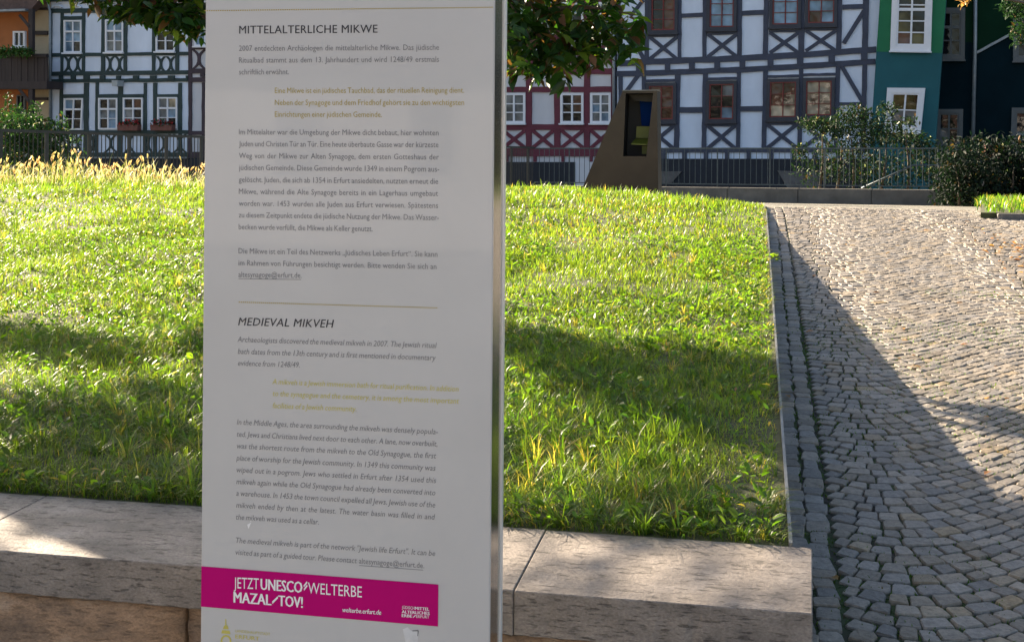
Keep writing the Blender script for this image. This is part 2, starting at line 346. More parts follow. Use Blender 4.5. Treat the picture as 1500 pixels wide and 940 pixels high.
def text_line(txt, x0, y0, x1, y1, cap, m, italic=False, bold=0, justify=True, name='text_line', xs=None, spc=1.0):
    """a printed line from pixel (x0,y0) to (x1,y1) on the panel, cap = capital height in px"""
    a = sp_(x0, y0); b_ = sp_(x1, y1); v = b_ - a; L_ = v.length; ang = math.atan2(v.z, v.x)
    mp_ = (sp_(x0 + 1, y0) - a).length       # metres per px horizontally
    vp_ = (sp_(x0, y0 + 1) - a).length
    size = cap * vp_ / .73
    cu = bpy.data.curves.new(name, 'FONT'); cu.body = txt; cu.size = size; cu.resolution_u = 2; cu.fill_mode = 'FRONT'
    cu.space_character = spc
    if italic: cu.shear = .2
    o = bpy.data.objects.new(name, cu); C.objects.link(o)
    def width():
        bpy.context.view_layer.update(); return max(o.dimensions.x, 1e-5)
    nat = width(); hs = xs if xs else .90
    if justify and ' ' in txt:
        cu.space_word = 2; w2 = width(); k = w2 - nat
        sw = 1 + (L_ / hs - nat) / k if k > 1e-6 else 1
        sw = min(max(sw, .75), 3.2); cu.space_word = sw; nat = width()
    hs = L_ / nat
    me = bpy.data.meshes.new_from_object(o.evaluated_get(bpy.context.evaluated_depsgraph_get()))
    bpy.data.objects.remove(o)
    co = np.empty(len(me.vertices) * 3, np.float32); me.vertices.foreach_get('co', co); co = co.reshape(-1, 3)
    co[:, 0] -= co[:, 0].min() if not italic else 0
    if bold:
        fs = [tuple(p.vertices) for p in me.polygons]; nv = len(co); CO2 = []; F2 = []
        for k_, sh in enumerate((-1, 0, 1)):
            c2 = co.copy(); c2[:, 0] += sh * bold * size; c2[:, 2] = k_ * .00006; CO2.append(c2); F2 += [tuple(i + nv * k_ for i in f) for f in fs]
        co = np.concatenate(CO2); me = bpy.data.meshes.new(name); me.from_pydata(co.tolist(), [], F2)
    dz_ = co[:, 2]
    X = co[:, 0] * hs; Z = co[:, 1]
    out = np.stack([a.x + X * math.cos(ang), SY - .0006 - (0.0009 if 'banner' in name else 0) - dz_, a.z + X * math.sin(ang) + Z], -1)
    me.vertices.foreach_set('co', out.astype(np.float32).ravel()); me.update()
    if not me.materials: me.materials.append(m)
    else: me.materials[0] = m
    return link(name, me, None, panel)
CP = 8.5
GK = M['ink_grey']
text_line('MITTELALTERLICHE MIKWE', 350.6, 49.7, 553, 48.3, 12.2, M['ink'], bold=.010, name='heading', spc=1.05, justify=False)
for a_ in [("2007 entdeckten Archäologen die mittelalterliche Mikwe. Das jüdische", 350.2, 75, 643.3, 73.5),
           ("Ritualbad stammt aus dem 13. Jahrhundert und wird 1248/49 erstmals", 350.2, 92.3, 643.3, 91),
           ("schriftlich erwähnt.", 350.2, 109.5, 423.4, 109.2),
           ("Im Mittelalter war die Umgebung der Mikwe dicht bebaut, hier wohnten", 350.2, 197.2, 642.6, 198.6),
           ("Juden und Christen Tür an Tür. Eine heute überbaute Gasse war der kürzeste", 350.2, 214.6, 642.3, 216),
           ("Weg von der Mikwe zur Alten Synagoge, dem ersten Gotteshaus der", 350.2, 232, 643, 234),
           ("jüdischen Gemeinde. Diese Gemeinde wurde 1349 in einem Pogrom aus-", 350.2, 249.2, 643.5, 251.7),
           ("gelöscht. Juden, die sich ab 1354 in Erfurt ansiedelten, nutzten erneut die", 350, 266.9, 642, 269.6),
           ("Mikwe, während die Alte Synagoge bereits in ein Lagerhaus umgebaut", 350, 284.2, 641.8, 287.3),
           ("worden war. 1453 wurden alle Juden aus Erfurt verwiesen. Spätestens", 350, 301.6, 641.8, 304.9),
           ("zu diesem Zeitpunkt endete die jüdische Nutzung der Mikwe. Das Wasser-", 349.8, 318.6, 643, 322.6),
           ("becken wurde verfüllt, die Mikwe als Keller genutzt.", 349.8, 336, 546, 339),
           ("Die Mikwe ist ein Teil des Netzwerks „Jüdisches Leben Erfurt“. Sie kann", 349.5, 371.2, 641, 376.2),
           ("im Rahmen von Führungen besichtigt werden. Bitte wenden Sie sich an", 349.5, 388.6, 639.5, 394.2),
           ("altesynagoge@erfurt.de.", 349.4, 405.7, 442, 407)]:
    text_line(*a_, CP, GK)
for a_ in [("Eine Mikwe ist ein jüdisches Tauchbad, das der rituellen Reinigung dient.", 402.7, 136.7, 680, 136.2),
           ("Neben der Synagoge und dem Friedhof gehört sie zu den wichtigsten", 402.7, 154.2, 680, 154.2),
           ("Einrichtungen einer jüdischen Gemeinde.", 402.7, 171.4, 559.6, 171.8)]:
    text_line(*a_, CP, M['gold'])
text_line('MEDIEVAL MIKVEH', 347.9, 476.3, 488.1, 479.7, 12.2, M['ink'], italic=True, bold=.010, name='heading', spc=1.05, justify=False)
for a_ in [("Archaeologists discovered the medieval mikveh in 2007. The Jewish ritual", 347.9, 500.5, 639.9, 509.6),
           ("bath dates from the 13th century and is first mentioned in documentary", 347.9, 518, 637.9, 527.6),
           ("evidence from 1248/49.", 347.9, 535.2, 438.4, 538),
           ("In the Middle Ages, the area surrounding the mikveh was densely popula-", 346.4, 621.3, 640.9, 635.8),
           ("ted. Jews and Christians lived next door to each other. A lane, now overbuilt,", 346.4, 639, 640, 653.5),
           ("was the shortest route from the mikveh to the Old Synagogue, the first", 346.2, 656.2, 638.2, 671),
           ("place of worship for the Jewish community. In 1349 this community was", 346, 673.8, 638, 689),
           ("wiped out in a pogrom. Jews who settled in Erfurt after 1354 used this", 345.8, 691.1, 638, 707),
           ("mikveh again while the Old Synagogue had already been converted into", 345.7, 708.3, 637.3, 725),
           ("a warehouse. In 1453 the town council expelled all Jews. Jewish use of the", 345.6, 725.4, 637.2, 742.8),
           ("mikveh ended by then at the latest. The water basin was filled in and", 345.5, 742.8, 636.8, 760.5),
           ("the mikveh was used as a cellar.", 345, 760.2, 466.5, 767.6),
           ("The medieval mikveh is part of the network \"Jewish life Erfurt\". It can be", 344.3, 794.3, 636.2, 813.6),
           ("visited as part of a guided tour. Please contact", 344.3, 811.6, 522, 824.2),
           ]:
    text_line(*a_, CP, GK, italic=True)
text_line("altesynagoge@erfurt.de.", 526, 824.5, 621.5, 831.5, CP, GK)
for a_ in [("A mikveh is a Jewish immersion bath for ritual purification. In addition", 398.9, 562.3, 671.9, 573.3),
           ("to the synagogue and the cemetery, it is among the most important", 398.9, 579.5, 671.9, 591),
           ("facilities of a Jewish community.", 398.9, 597.2, 521.5, 602.5)]:
    text_line(*a_, CP, M['pale_gold'], italic=True)
def strip(name, pts, m, off, par=None):
    mb = MB(); mb.prism([sp_(x, y, off) for x, y in pts], [sp_(x, y, -.0003) for x, y in pts]); return mb.build(name, m, par or panel)
for (xa, ya, xb, yb) in [(349.4, 407.8, 441, 409), (526, 827.2, 620, 834)]:
    strip('underline', [(xa, ya), (xb, yb), (xb, yb + .8), (xa, ya + .8)], GK, .0006)
# dotted rules
for (xa, ya, xb, yb, n_, m_) in [(299.5, 15.3, 723, 10.2, 130, M['gold']), (349.6, 441.6, 641.6, 450.1, 100, M['gold'])]:
    mb = MB()
    for k in range(n_):
        x_ = xa + (xb - xa) * k / n_; y_ = ya + (yb - ya) * k / n_; dx = (xb - xa) / n_ * .62
        p = [(x_, y_), (x_ + dx, y_), (x_ + dx, y_ + 1.5), (x_, y_ + 1.5)]
        mb.prism([sp_(x, y, .0006) for x, y in p], [sp_(x, y, -.0003) for x, y in p])
    mb.build('dotted_rule', m_, panel)
# magenta strip
strip('magenta_strip', [(295.0, 828.8), (642.2, 855.5), (641.6, 916.9), (294.3, 887.8)], M['magenta'], .001)
PW = M['print_white']
text_line('JETZT', 343, 860.4, 379.5, 862, 17, PW, name='banner_text')
text_line('UNESCO', 382.5, 862.4, 443, 867.2, 17, PW, bold=.035, name='banner_text')
text_line('WELTERBE', 451.5, 867.8, 530.5, 874, 17, PW, name='banner_text')
text_line('MAZAL', 343, 881.2, 397.5, 885.4, 16.5, PW, bold=.035, name='banner_text')
text_line('TOV!', 408.5, 886.3, 443.7, 889, 16.5, PW, bold=.035, name='banner_text')
text_line('welterbe.erfurt.de', 501.4, 895, 557.9, 899.2, 7.2, PW, italic=True, bold=.02, name='banner_text')
def lite(pts): strip('dash_mark', pts, PW, .0016)
lite([(444.5, 857), (449.5, 850.5), (450.3, 853), (445.3, 859.5)]); lite([(444.8, 862), (449.8, 855.5), (450.6, 858), (445.6, 864.5)])
lite([(398.5, 880.5), (406.8, 872.5), (407.3, 875.5), (399.2, 883.8)])
text_line('JÜDISCH', 589, 890.5, 607.5, 891.8, 4.6, PW, name='banner_text')
text_line('MITTEL', 608.5, 891.9, 629, 893.3, 4.6, PW, bold=.03, name='banner_text')
text_line('ALTERLICHES', 589, 896.9, 629.5, 899.3, 4.6, PW, bold=.03, name='banner_text')
text_line('ERBE', 589, 902.4, 604, 903.3, 4.6, PW, bold=.03, name='banner_text')
text_line('ERFURT', 610, 903.6, 629, 904.7, 4.6, PW, name='banner_text')
lite([(605, 903), (608.6, 899.5), (609, 900.7), (605.4, 904.3)])
# pale yellow domed emblem and two small lines, cut by the frame
text_line('LANDESHAUPTSTADT', 345, 925, 396, 930, 4.2, M['pale_gold'], name='text_line')
text_line('ERFURT', 345, 934, 380, 937.5, 6.0, M['pale_gold'], bold=.02, name='text_line')
text_line('STADTVERWALTUNG', 345, 943, 405, 949, 4.6, M['pale_gold'], name='text_line')
mb = MB()
def pf(pts): mb.prism([sp_(x, y, .0006) for x, y in pts], [sp_(x, y, -.0003) for x, y in pts])
pf([(330, 906), (331.4, 906), (331.6, 914), (329.8, 914)])
pf([(326.5, 920), (328, 916), (330.7, 914), (333.5, 916), (335, 920), (333.4, 921), (328.2, 920.6)])
pf([(324, 927), (325.2, 922), (336.2, 923), (337.8, 928)])
for k in range(12):
    a0 = k * math.pi / 6; a1 = a0 + math.pi / 6
    pf([(331 + 8 * math.cos(a0), 938 + 9 * math.sin(a0)), (331 + 8 * math.cos(a1), 938 + 9 * math.sin(a1)), (331 + 5.4 * math.cos(a1), 938 + 6.2 * math.sin(a1)), (331 + 5.4 * math.cos(a0), 938 + 6.2 * math.sin(a0))])
mb.build('emblem', M['pale_gold'], panel)
# torn clear tape remnant
M['tape'] = mat('clear_tape', (.62, .62, .63), .18, .12, 30, .5, .002)
strip('tape_remnant', [(590, 921), (597, 918), (603, 923.5), (612, 922), (613, 929), (611, 945), (595, 944), (592, 931)], M['tape'], .0008)
M['scuff'] = mat('scuff', (.70, .70, .70), .6, .05, 5, 0)
for p_ in ([(362, 768), (368, 764.5), (366.5, 768.5), (364, 774)], [(372, 756), (373.2, 755.6), (367, 764), (366.4, 763.6)]): strip('scuff_mark', p_, M['scuff'], .0004)
strip('tape_edge', [(604, 922.6), (612.6, 921.8), (613.4, 923.4), (612.2, 931), (611.2, 931), (611.8, 924), (604.2, 924)], M['ink_grey'], .0011)

# ------------------------------------------------------------------ cobbles
def arc(L_): return .40 * (1 - math.cos(2 * math.pi * (L_ - .42) / 2.3))
def darc(L_): return .40 * 2 * math.pi / 2.3 * math.sin(2 * math.pi * (L_ - .42) / 2.3)
def cob_mesh(P, hgt, tint):
    """P: 4 world corners (x,y) ccw; returns verts, faces for one stone: rounded octagon, domed"""
    pts = []
    for i in range(4):
        a = P[i]; p = P[i - 1]; q = P[(i + 1) % 4]; k = random.uniform(.05, .20)
        pts.append(((a[0] + (p[0] - a[0]) * k), (a[1] + (p[1] - a[1]) * k))); k = random.uniform(.05, .20)
        pts.append(((a[0] + (q[0] - a[0]) * k), (a[1] + (q[1] - a[1]) * k)))
    cx = sum(p[0] for p in pts) / 8; cy = sum(p[1] for p in pts) / 8
    V = []; tx, ty = random.uniform(-.04, .04), random.uniform(-.04, .04)
    for s_, dz in ((1.0, -.012), (.985, .55 * hgt), (.90, .97 * hgt)):
        for x, y in pts:
            X = cx + (x - cx) * s_; Y = cy + (y - cy) * s_
            V.append((X, Y, pz(Y) + dz + (X - cx) * tx + (Y - cy) * ty + random.uniform(-.0018, .0018)))
    V.append((cx + random.uniform(-.012, .012), cy + random.uniform(-.012, .012), pz(cy) + hgt * random.uniform(.95, 1.12)))
    Fc = []
    for r_ in (0, 8):
        for k in range(8): Fc.append((r_ + k, r_ + (k + 1) % 8, r_ + 8 + (k + 1) % 8, r_ + 8 + k))
    for k in range(8): Fc.append((16 + k, 16 + (k + 1) % 8, 24))
    return V, Fc
stones = []
def rnd_tint():
    g_ = random.uniform(.13, .235); w_ = random.uniform(-.01, .025)
    if random.random() < .06: w_ += .04
    return (g_ * 1.10 + w_, g_ * .98 + w_ * .35, g_ * .84 - w_ * .5, 1)
# edge courses beside the steel, laid lengthwise
for c_, (xa, xb) in enumerate([(.086, .158), (.163, .228)]):
    y = .6 + c_ * .03
    while y < 12.6:
        Ln = random.uniform(.055, .105); g_ = .004
        j = lambda s_=.009: random.uniform(-s_, s_)
        if not (y < WB + .02 and xa < XE + .01):
            stones.append([(xa + j(), y + g_ + j(.003)), (xb + j(), y + g_ + j(.003)), (xb + j(), y + Ln + j(.003)), (xa + j(), y + Ln + j(.003))])
        elif xb > XE + .02:
            stones.append([(XE + .012, y + g_), (xb + j(), y + g_ + j(.003)), (xb + j(), y + Ln + j(.003)), (XE + .012, y + Ln)])
        y += Ln
dd = .068; v_ = .7
while v_ < 13.2:
    L_ = .234 - random.uniform(0, .01); bx = []
    vmax = 3.9
    while L_ < vmax:
        wd = random.uniform(.052, .098); bx.append((L_, wd)); L_ += wd / math.sqrt(1 + darc(L_) ** 2) ** .9
    for (a_, wd), nx in zip(bx, bx[1:] + [None]):
        b2 = nx[0] if nx else a_ + wd * .8; gap = .0032
        def P(L0, top):
            s_ = darc(L0); ddx = -dd * s_ / (1 + s_ * s_) if top else 0
            L1 = max(L0 + ddx, .232)
            return [L1, v_ + arc(L1) + (dd if top else 0) + random.uniform(-.004, .004)]
        q = [P(a_, 0), P(b2, 0), P(b2, 1), P(a_, 1)]
        q[0][0] += gap; q[3][0] += gap; q[1][0] -= gap; q[2][0] -= gap; q[0][1] += gap; q[1][1] += gap; q[2][1] -= gap; q[3][1] -= gap
        for p in q: p[0] += random.uniform(-.004, .004)
        if q[0][1] < 12.75 and q[1][0] - q[0][0] > .02: stones.append([tuple(p) for p in q])
    v_ += dd
# (left of the wall's front: the ground the stele stands on)
def score(s):
    x = sum(p[0] for p in s) / 4; y = sum(p[1] for p in s) / 4
    px = 750 + F * math.tan(math.atan2(x, y) + YAW); py = HY + F * (EYE - pz(y)) / (y * .98 + x * .19)
    vis = (-10 < px < 1520) and (py < 955)
    return (0 if vis else 100) + y
stones.sort(key=score)
for s in stones[:300]:
    V, Fc = cob_mesh(s, random.uniform(.007, .012), None)
    me = bpy.data.meshes.new('cobblestone'); me.from_pydata(V, [], Fc); tn = rnd_tint()
    a = me.color_attributes.new('tint', 'FLOAT_COLOR', 'POINT'); a.data.foreach_set('color', list(tn) * len(V))
    link('cobblestone', me, M['cobble'], path)
V2 = []; F4 = []; CO = []
F3 = []
for s in stones[300:]:
    V, Fc = cob_mesh(s, random.uniform(.006, .011), None); b0 = len(V2); V2 += V; CO += [rnd_tint()] * len(V)
    F4 += [tuple(i + b0 for i in f) for f in Fc]
me = bpy.data.meshes.new('cobbles_far'); me.from_pydata(V2, [], F4)
a = me.color_attributes.new('tint', 'FLOAT_COLOR', 'POINT'); a.data.foreach_set('color', np.array(CO, np.float32).ravel())
link('distant_cobblestones', me, M['cobble'], path, 'stuff')

# ------------------------------------------------------------------ blades and leaves (numpy)
def blades(name, pos, h, wd, lean, cols, m, parent=None, seg=3, yaw=None, curl=1.0):
    n = len(pos); yaw = rng.uniform(0, 2 * np.pi, n) if yaw is None else yaw
    side = np.stack([-np.sin(yaw), np.cos(yaw), np.zeros(n)], -1); fw = np.stack([np.cos(yaw), np.sin(yaw), np.zeros(n)], -1)
    V = []; 
    for k in range(seg + 1):
        t = k / seg; ctr = pos + fw * (lean * h * t ** (1 + curl))[:, None] ; ctr[:, 2] += h * t * (1 - .35 * np.clip(lean, 0, 1.6) * t)
        if k == seg: V.append(ctr)
        else:
            ww = (wd * (1 - .75 * t * t) / 2)[:, None]; V.append(ctr - side * ww); V.append(ctr + side * ww)
    V = np.stack(V, 1); nv = V.shape[1]; base = (np.arange(n) * nv)[:, None]
    tri = []
    for k in range(seg - 1): tri += [[2 * k, 2 * k + 1, 2 * k + 3], [2 * k, 2 * k + 3, 2 * k + 2]]
    k = seg - 1; tri.append([2 * k, 2 * k + 1, 2 * k + 2])
    Fc = (base[:, None, :] + np.array(tri)[None]).reshape(-1)
    cc = np.repeat(cols[:, None, :], nv, 1)
    cc = cc * np.linspace(.8, 1.1, nv)[None, :, None]  # painted root shade: tint darker near the ground, lighter at the tip
    cc = np.concatenate([cc, np.ones((n, nv, 1))], -1)
    me = npmesh(name, V.reshape(-1, 3), Fc, 3, cc.reshape(-1, 4)); return link(name, me, m, parent, 'stuff')

def leaves_mesh(name, pos, dirv, nrm, ln, wd, cols):
    n = len(pos); dirv = dirv / np.linalg.norm(dirv, axis=1, keepdims=True)
    sd = np.cross(dirv, nrm); sd /= np.linalg.norm(sd, axis=1, keepdims=True) + 1e-9; up = np.cross(sd, dirv)
    L_ = ln[:, None]; W = wd[:, None]
    P = [pos, pos + dirv * L_ * .30 + sd * W * .42 + up * W * .12, pos + dirv * L_ * .62 + sd * W * .40 + up * W * .1,
         pos + dirv * L_ - up * L_ * .12, pos + dirv * L_ * .62 - sd * W * .40 + up * W * .1, pos + dirv * L_ * .30 - sd * W * .42 + up * W * .12,
         pos + dirv * L_ * .45 - up * W * .05]
    V = np.stack(P, 1); base = (np.arange(n) * 7)[:, None, None]
    tri = np.array([[0, 1, 6], [1, 2, 6], [2, 3, 6], [3, 4, 6], [4, 5, 6], [5, 0, 6]])
    Fc = (base + tri[None]).reshape(-1)
    cc = np.concatenate([np.repeat(cols[:, None, :], 7, 1), np.ones((n, 7, 1))], -1)
    return npmesh(name, V.reshape(-1, 3), Fc, 3, cc.reshape(-1, 4), smooth=False)

def gcols(n, base, var=.3, dry=0.0, drycol=(.30, .24, .09)):
    b_ = np.array(base)[None] * (1 + rng.uniform(-var, var, (n, 1))) * (1 + rng.uniform(-.12, .12, (n, 3)))
    if dry: k = rng.random(n) < dry; b_[k] = np.array(drycol) * (1 + rng.uniform(-.25, .25, (k.sum(), 1)))
    return b_

def vnoise(x, y, s, seed=0):     # cheap smooth value noise
    g_ = np.random.default_rng(seed).random((64, 64)); xf = x * s + 500; yf = y * s + 500
    xi = np.floor(xf).astype(int); yi = np.floor(yf).astype(int); fx = xf - xi; fy = yf - yi; fx = fx * fx * (3 - 2 * fx); fy = fy * fy * (3 - 2 * fy)
    G = lambda a, b_: g_[a % 64, b_ % 64]
    return (G(xi, yi) * (1 - fx) + G(xi + 1, yi) * fx) * (1 - fy) + (G(xi, yi + 1) * (1 - fx) + G(xi + 1, yi + 1) * fx) * fy

def scatter(n, ymin, ymax, xr=.06):
    Y = np.sqrt(rng.uniform(ymin ** 2, ymax ** 2, n)); X = xr - rng.uniform(0, 1, n) * (.78 * Y + .6)
    return X, Y
# lawn grass in three distance bands (one mass)
GP = []; 
def band(n, y0, y1, h0, h1, w0, w1, tall=.0):
    X, Y = scatter(n, y0, y1)
    # clump: pull towards tuft centres
    tuft = vnoise(X, Y, 3.3, 3); keep = rng.random(n) < .45 + .75 * tuft
    bare = (vnoise(X, Y, 1.1, 11) + .4 * vnoise(X, Y, 4, 12)) - .25 * (Y < 4.5); edge_bare = np.clip(1 - (.06 - X) / .4, 0, 1) * .12
    keep |= (Y < 4.2) & (rng.random(n) < .5)
    keep &= rng.random(n) > np.clip((bare - 1.06) * 3, 0, .55) + edge_bare * (vnoise(X, Y, 2.2, 5) > .42)
    X = X[keep]; Y = Y[keep]; n = len(X); tuft = tuft[keep]
    edge = np.clip((.12 - X) / .25, .65, 1)
    h = rng.uniform(h0, h1, n) * (.55 + .85 * tuft) * edge; wd = rng.uniform(w0, w1, n)
    dryp = np.clip(.06 + .5 * (vnoise(X, Y, .8, 21) - .62), .04, .5)
    c = gcols(n, (.112, .172, .025), .38)
    lightp = vnoise(X, Y, 1.7, 8)[:, None]; c = c * (.8 + .5 * lightp) * np.array([1.0, 1, 1])
    d = rng.random(n) < dryp; c[d] = np.array((.26, .22, .075)) * (1 + rng.uniform(-.25, .25, (d.sum(), 1)))
    pos = np.stack([X, Y, lz(X, Y) - .004], -1); return pos, h, wd, c
for nme, args in (('lawn_grass', (110000, 2.98, 5.2, .02, .055, .0018, .0036)), ('lawn_grass', (110000, 5.2, 8.5, .025, .06, .0028, .0052)), ('lawn_grass', (100000, 8.5, 14.2, .03, .065, .0045, .009))):
    GP.append(band(*args))
YW = [rng.uniform(0, 2 * np.pi, len(g_[0])) for g_ in GP]; LN = [rng.uniform(.2, 1.5, len(g_[0])) for g_ in GP]
# coarse tufts: longer blades fanning out of a common root
def tufts(n, y0, y1, per, h0, h1, w0, w1, base):
    X, Y = scatter(n, y0, y1, .03); k = vnoise(X, Y, 1.9, 91) > np.where(Y < 4.2, .22, .40); X = X[k]; Y = Y[k]; n = len(X)
    H = rng.uniform(h0, h1, n) * (.6 + .7 * vnoise(X, Y, 2.7, 92)) * np.clip((.15 - X) / .35, .55, 1)
    tc = gcols(n, base, .35); kk = rng.random(n) < .13; tc[kk] = gcols(kk.sum(), (.25, .23, .08), .3); kk = rng.random(n) < .2; tc[kk] = gcols(kk.sum(), (.05, .11, .018), .3)
    yt = rng.uniform(0, 6.28, n)
    r = lambda a: np.repeat(a, per, 0)
    X, Y, H, tc, yt = r(X), r(Y), r(H), r(tc), r(yt); m_ = len(X); th = rng.uniform(0, 6.28, m_); rad = rng.random(m_) ** .7 * H * .12
    X = X + np.cos(th) * rad; Y = Y + np.sin(th) * rad; ok = (X < .07) & (Y > 2.975); yw = th * .75 + yt * .25
    X, Y, H, tc, yw = X[ok], Y[ok], H[ok], tc[ok], yw[ok]; m_ = len(X)
    GP.append((np.stack([X, Y, lz(X, Y) - .004], -1), H * rng.uniform(.55, 1.15, m_), rng.uniform(w0, w1, m_), tc * rng.uniform(.75, 1.25, (m_, 1)))); YW.append(yw); LN.append(rng.uniform(.25, 1.7, m_))
tufts(4300, 2.99, 5.4, 16, .045, .10, .002, .0042, (.095, .160, .024))
tufts(2800, 5.4, 9, 12, .045, .10, .0032, .006, (.110, .170, .024))
tufts(2600, 9, 14, 9, .045, .095, .005, .009, (.105, .185, .022))
pos = np.concatenate([g_[0] for g_ in GP]); h = np.concatenate([g_[1] for g_ in GP]); wd = np.concatenate([g_[2] for g_ in GP]); cc = np.concatenate([g_[3] for g_ in GP])
go = blades('lawn_grass', pos, h, wd, np.concatenate(LN), cc, GRASS, yaw=np.concatenate(YW))
tag(go, 'bright green sunlit rough grass covering the raised lawn', 'grass')

# broad leaved weeds between the blades (dandelion, plantain, clover)
n = 9000; X, Y = scatter(n, 3.0, 9.0); k = vnoise(X, Y, 1.5, 31) > .42; X = X[k]; Y = Y[k]; n = len(X)
rep = 4; X = np.repeat(X, rep) + rng.normal(0, .012, n * rep); Y = np.repeat(Y, rep) + rng.normal(0, .012, n * rep); n *= rep
X = np.minimum(X, .05); Y = np.maximum(Y, 2.985)
th = rng.uniform(0, 2 * np.pi, n); el = rng.uniform(.15, 1.0, n)
dv = np.stack([np.cos(th), np.sin(th), el], -1); nr = np.tile([0, 0, 1.0], (n, 1)) + rng.normal(0, .3, (n, 3))
sz = rng.uniform(.014, .036, n) * np.repeat(rng.uniform(.6, 1.4, n // rep), rep)
wc = gcols(n, (.08, .155, .02), .4)
k = rng.random(n) < .03; wc[k] = (.34, .32, .2)
me = leaves_mesh('lawn_weeds', np.stack([X, Y, lz(X, Y) + rng.uniform(.005, .045, n)], -1), dv, nr, sz, sz * rng.uniform(.3, .6, n), wc)
wo = link('lawn_weeds', me, GRASS, None, 'stuff'); tag(wo, 'low broad leaved weeds growing among the lawn grass', 'weeds')

n = 900; X = -rng.uniform(-.04, 4.2, n); Y = rng.uniform(2.985, 3.10, n); Xe = rng.uniform(-.12, .05, 700); Ye = rng.uniform(3.0, 11, 700); X = np.concatenate([X, Xe]); Y = np.concatenate([Y, Ye]); n = len(X)
th = rng.uniform(0, 6.28, n); dv = np.stack([np.cos(th), np.sin(th), rng.uniform(.2, 1.1, n)], -1); sz = rng.uniform(.015, .045, n)
me = leaves_mesh('border_weeds', np.stack([X, Y, lz(X, Y) + rng.uniform(.005, .035, n)], -1), dv, np.tile([0, 0, 1.0], (n, 1)) + rng.normal(0, .3, (n, 3)), sz, sz * rng.uniform(.25, .6, n), gcols(n, (.09, .165, .022), .4, .06))
wo2 = link('border_weeds', me, GRASS, None, 'stuff'); tag(wo2, 'small leafy weeds along the coping and the steel edging', 'weeds')

# tall dry grass with seed heads on the left crest
n = 1050; px_ = rng.uniform(-60, 330, n); Yd = rng.uniform(12.1, 13.7, n)
th_ = np.arctan((px_ - 750) / F) - YAW; X = Yd * np.tan(th_)
k = vnoise(X, Yd, 2, 41) > .25; X = X[k]; Yd = Yd[k]; n = len(X)
h = rng.uniform(.14, .34, n) * (.6 + .6 * vnoise(X, Yd, 2.5, 4)); zz = lz(X, Yd)
cdry = gcols(n, (.46, .46, .27), .25); kk = rng.random(n) < .45; cdry[kk] = gcols(kk.sum(), (.17, .22, .04), .2)
lean = rng.uniform(.15, 1.1, n); yw = rng.uniform(0, 2 * np.pi, n)
do = blades('dry_grass', np.stack([X, Yd, zz], -1), h, rng.uniform(.006, .012, n), lean, cdry, STRAW, yaw=yw)
tag(do, 'tall straw yellow grass standing along the far left crest of the lawn', 'dry grass')
k = rng.random(n) < .22; tip = np.stack([X, Yd, zz], -1)[k]; hk = h[k]; lk = lean[k]; yk = yw[k]
tip = tip + np.stack([np.cos(yk) * lk * hk, np.sin(yk) * lk * hk, hk * (1 - .35 * lk)], -1)
nk = k.sum(); dv = np.stack([np.cos(yk) * .5, np.sin(yk) * .5, np.ones(nk)], -1) + rng.normal(0, .2, (nk, 3))
P2 = []; D2 = []; N2 = []; S2 = []
for r_ in range(3):
    P2.append(tip - dv * .01); D2.append(dv + rng.normal(0, .12, (nk, 3))); N2.append(rng.normal(0, 1, (nk, 3))); S2.append(rng.uniform(.05, .085, nk))
sz = np.concatenate(S2); me = leaves_mesh('seed_heads', np.concatenate(P2), np.concatenate(D2), np.concatenate(N2), sz, sz * .28, gcols(3 * nk, (.55, .46, .26), .15))
link('seed_heads', me, STRAW, do, 'stuff')

# fine tall tips on the middle and right crest
n = 5200; px_ = rng.uniform(-60, 1118, n); Yd = rng.uniform(11, 13.4, n); X = Yd * np.tan(np.arctan((px_ - 750) / F) - YAW); X = np.minimum(X, 0)
bo = blades('crest_grass', np.stack([X, Yd, lz(X, Yd)], -1), rng.uniform(.05, .13, n) * np.clip(-X * 1.3 + .3, .4, 1), rng.uniform(.005, .010, n), rng.uniform(.1, .9, n), gcols(n, (.10, .17, .035), .3, .08), GRASS)
tag(bo, 'taller thin grass tips on the far crest right of the stele', 'grass')

# grass fringe hanging over the steel edge and over the wall
n = 2200; Y = rng.uniform(3.0, 11.6, n); X = rng.uniform(.0, .07, n); k = vnoise(X * 0, Y, 2.3, 51) > .45; X = X[k]; Y = Y[k]; n = len(X)
fo = blades('edge_fringe', np.stack([X, Y, lz(X, Y)], -1), rng.uniform(.02, .055, n), rng.uniform(.003, .006, n), rng.uniform(.6, 1.8, n), gcols(n, (.10, .15, .03), .3, .25), GRASS, yaw=rng.normal(0, .8, n))
tag(fo, 'grass blades leaning over the steel edging strip', 'grass')
n = 900; X = -rng.uniform(0, 4.0, n); Y = rng.uniform(2.98, 3.03, n)
fo = blades('wall_fringe', np.stack([X, Y, lz(X, Y)], -1), rng.uniform(.03, .07, n), rng.uniform(.003, .005, n), rng.uniform(.5, 1.7, n), gcols(n, (.08, .14, .02), .3, .1), GRASS, yaw=rng.normal(-1.57, .9, n))
tag(fo, 'grass blades leaning over the back edge of the coping', 'grass')

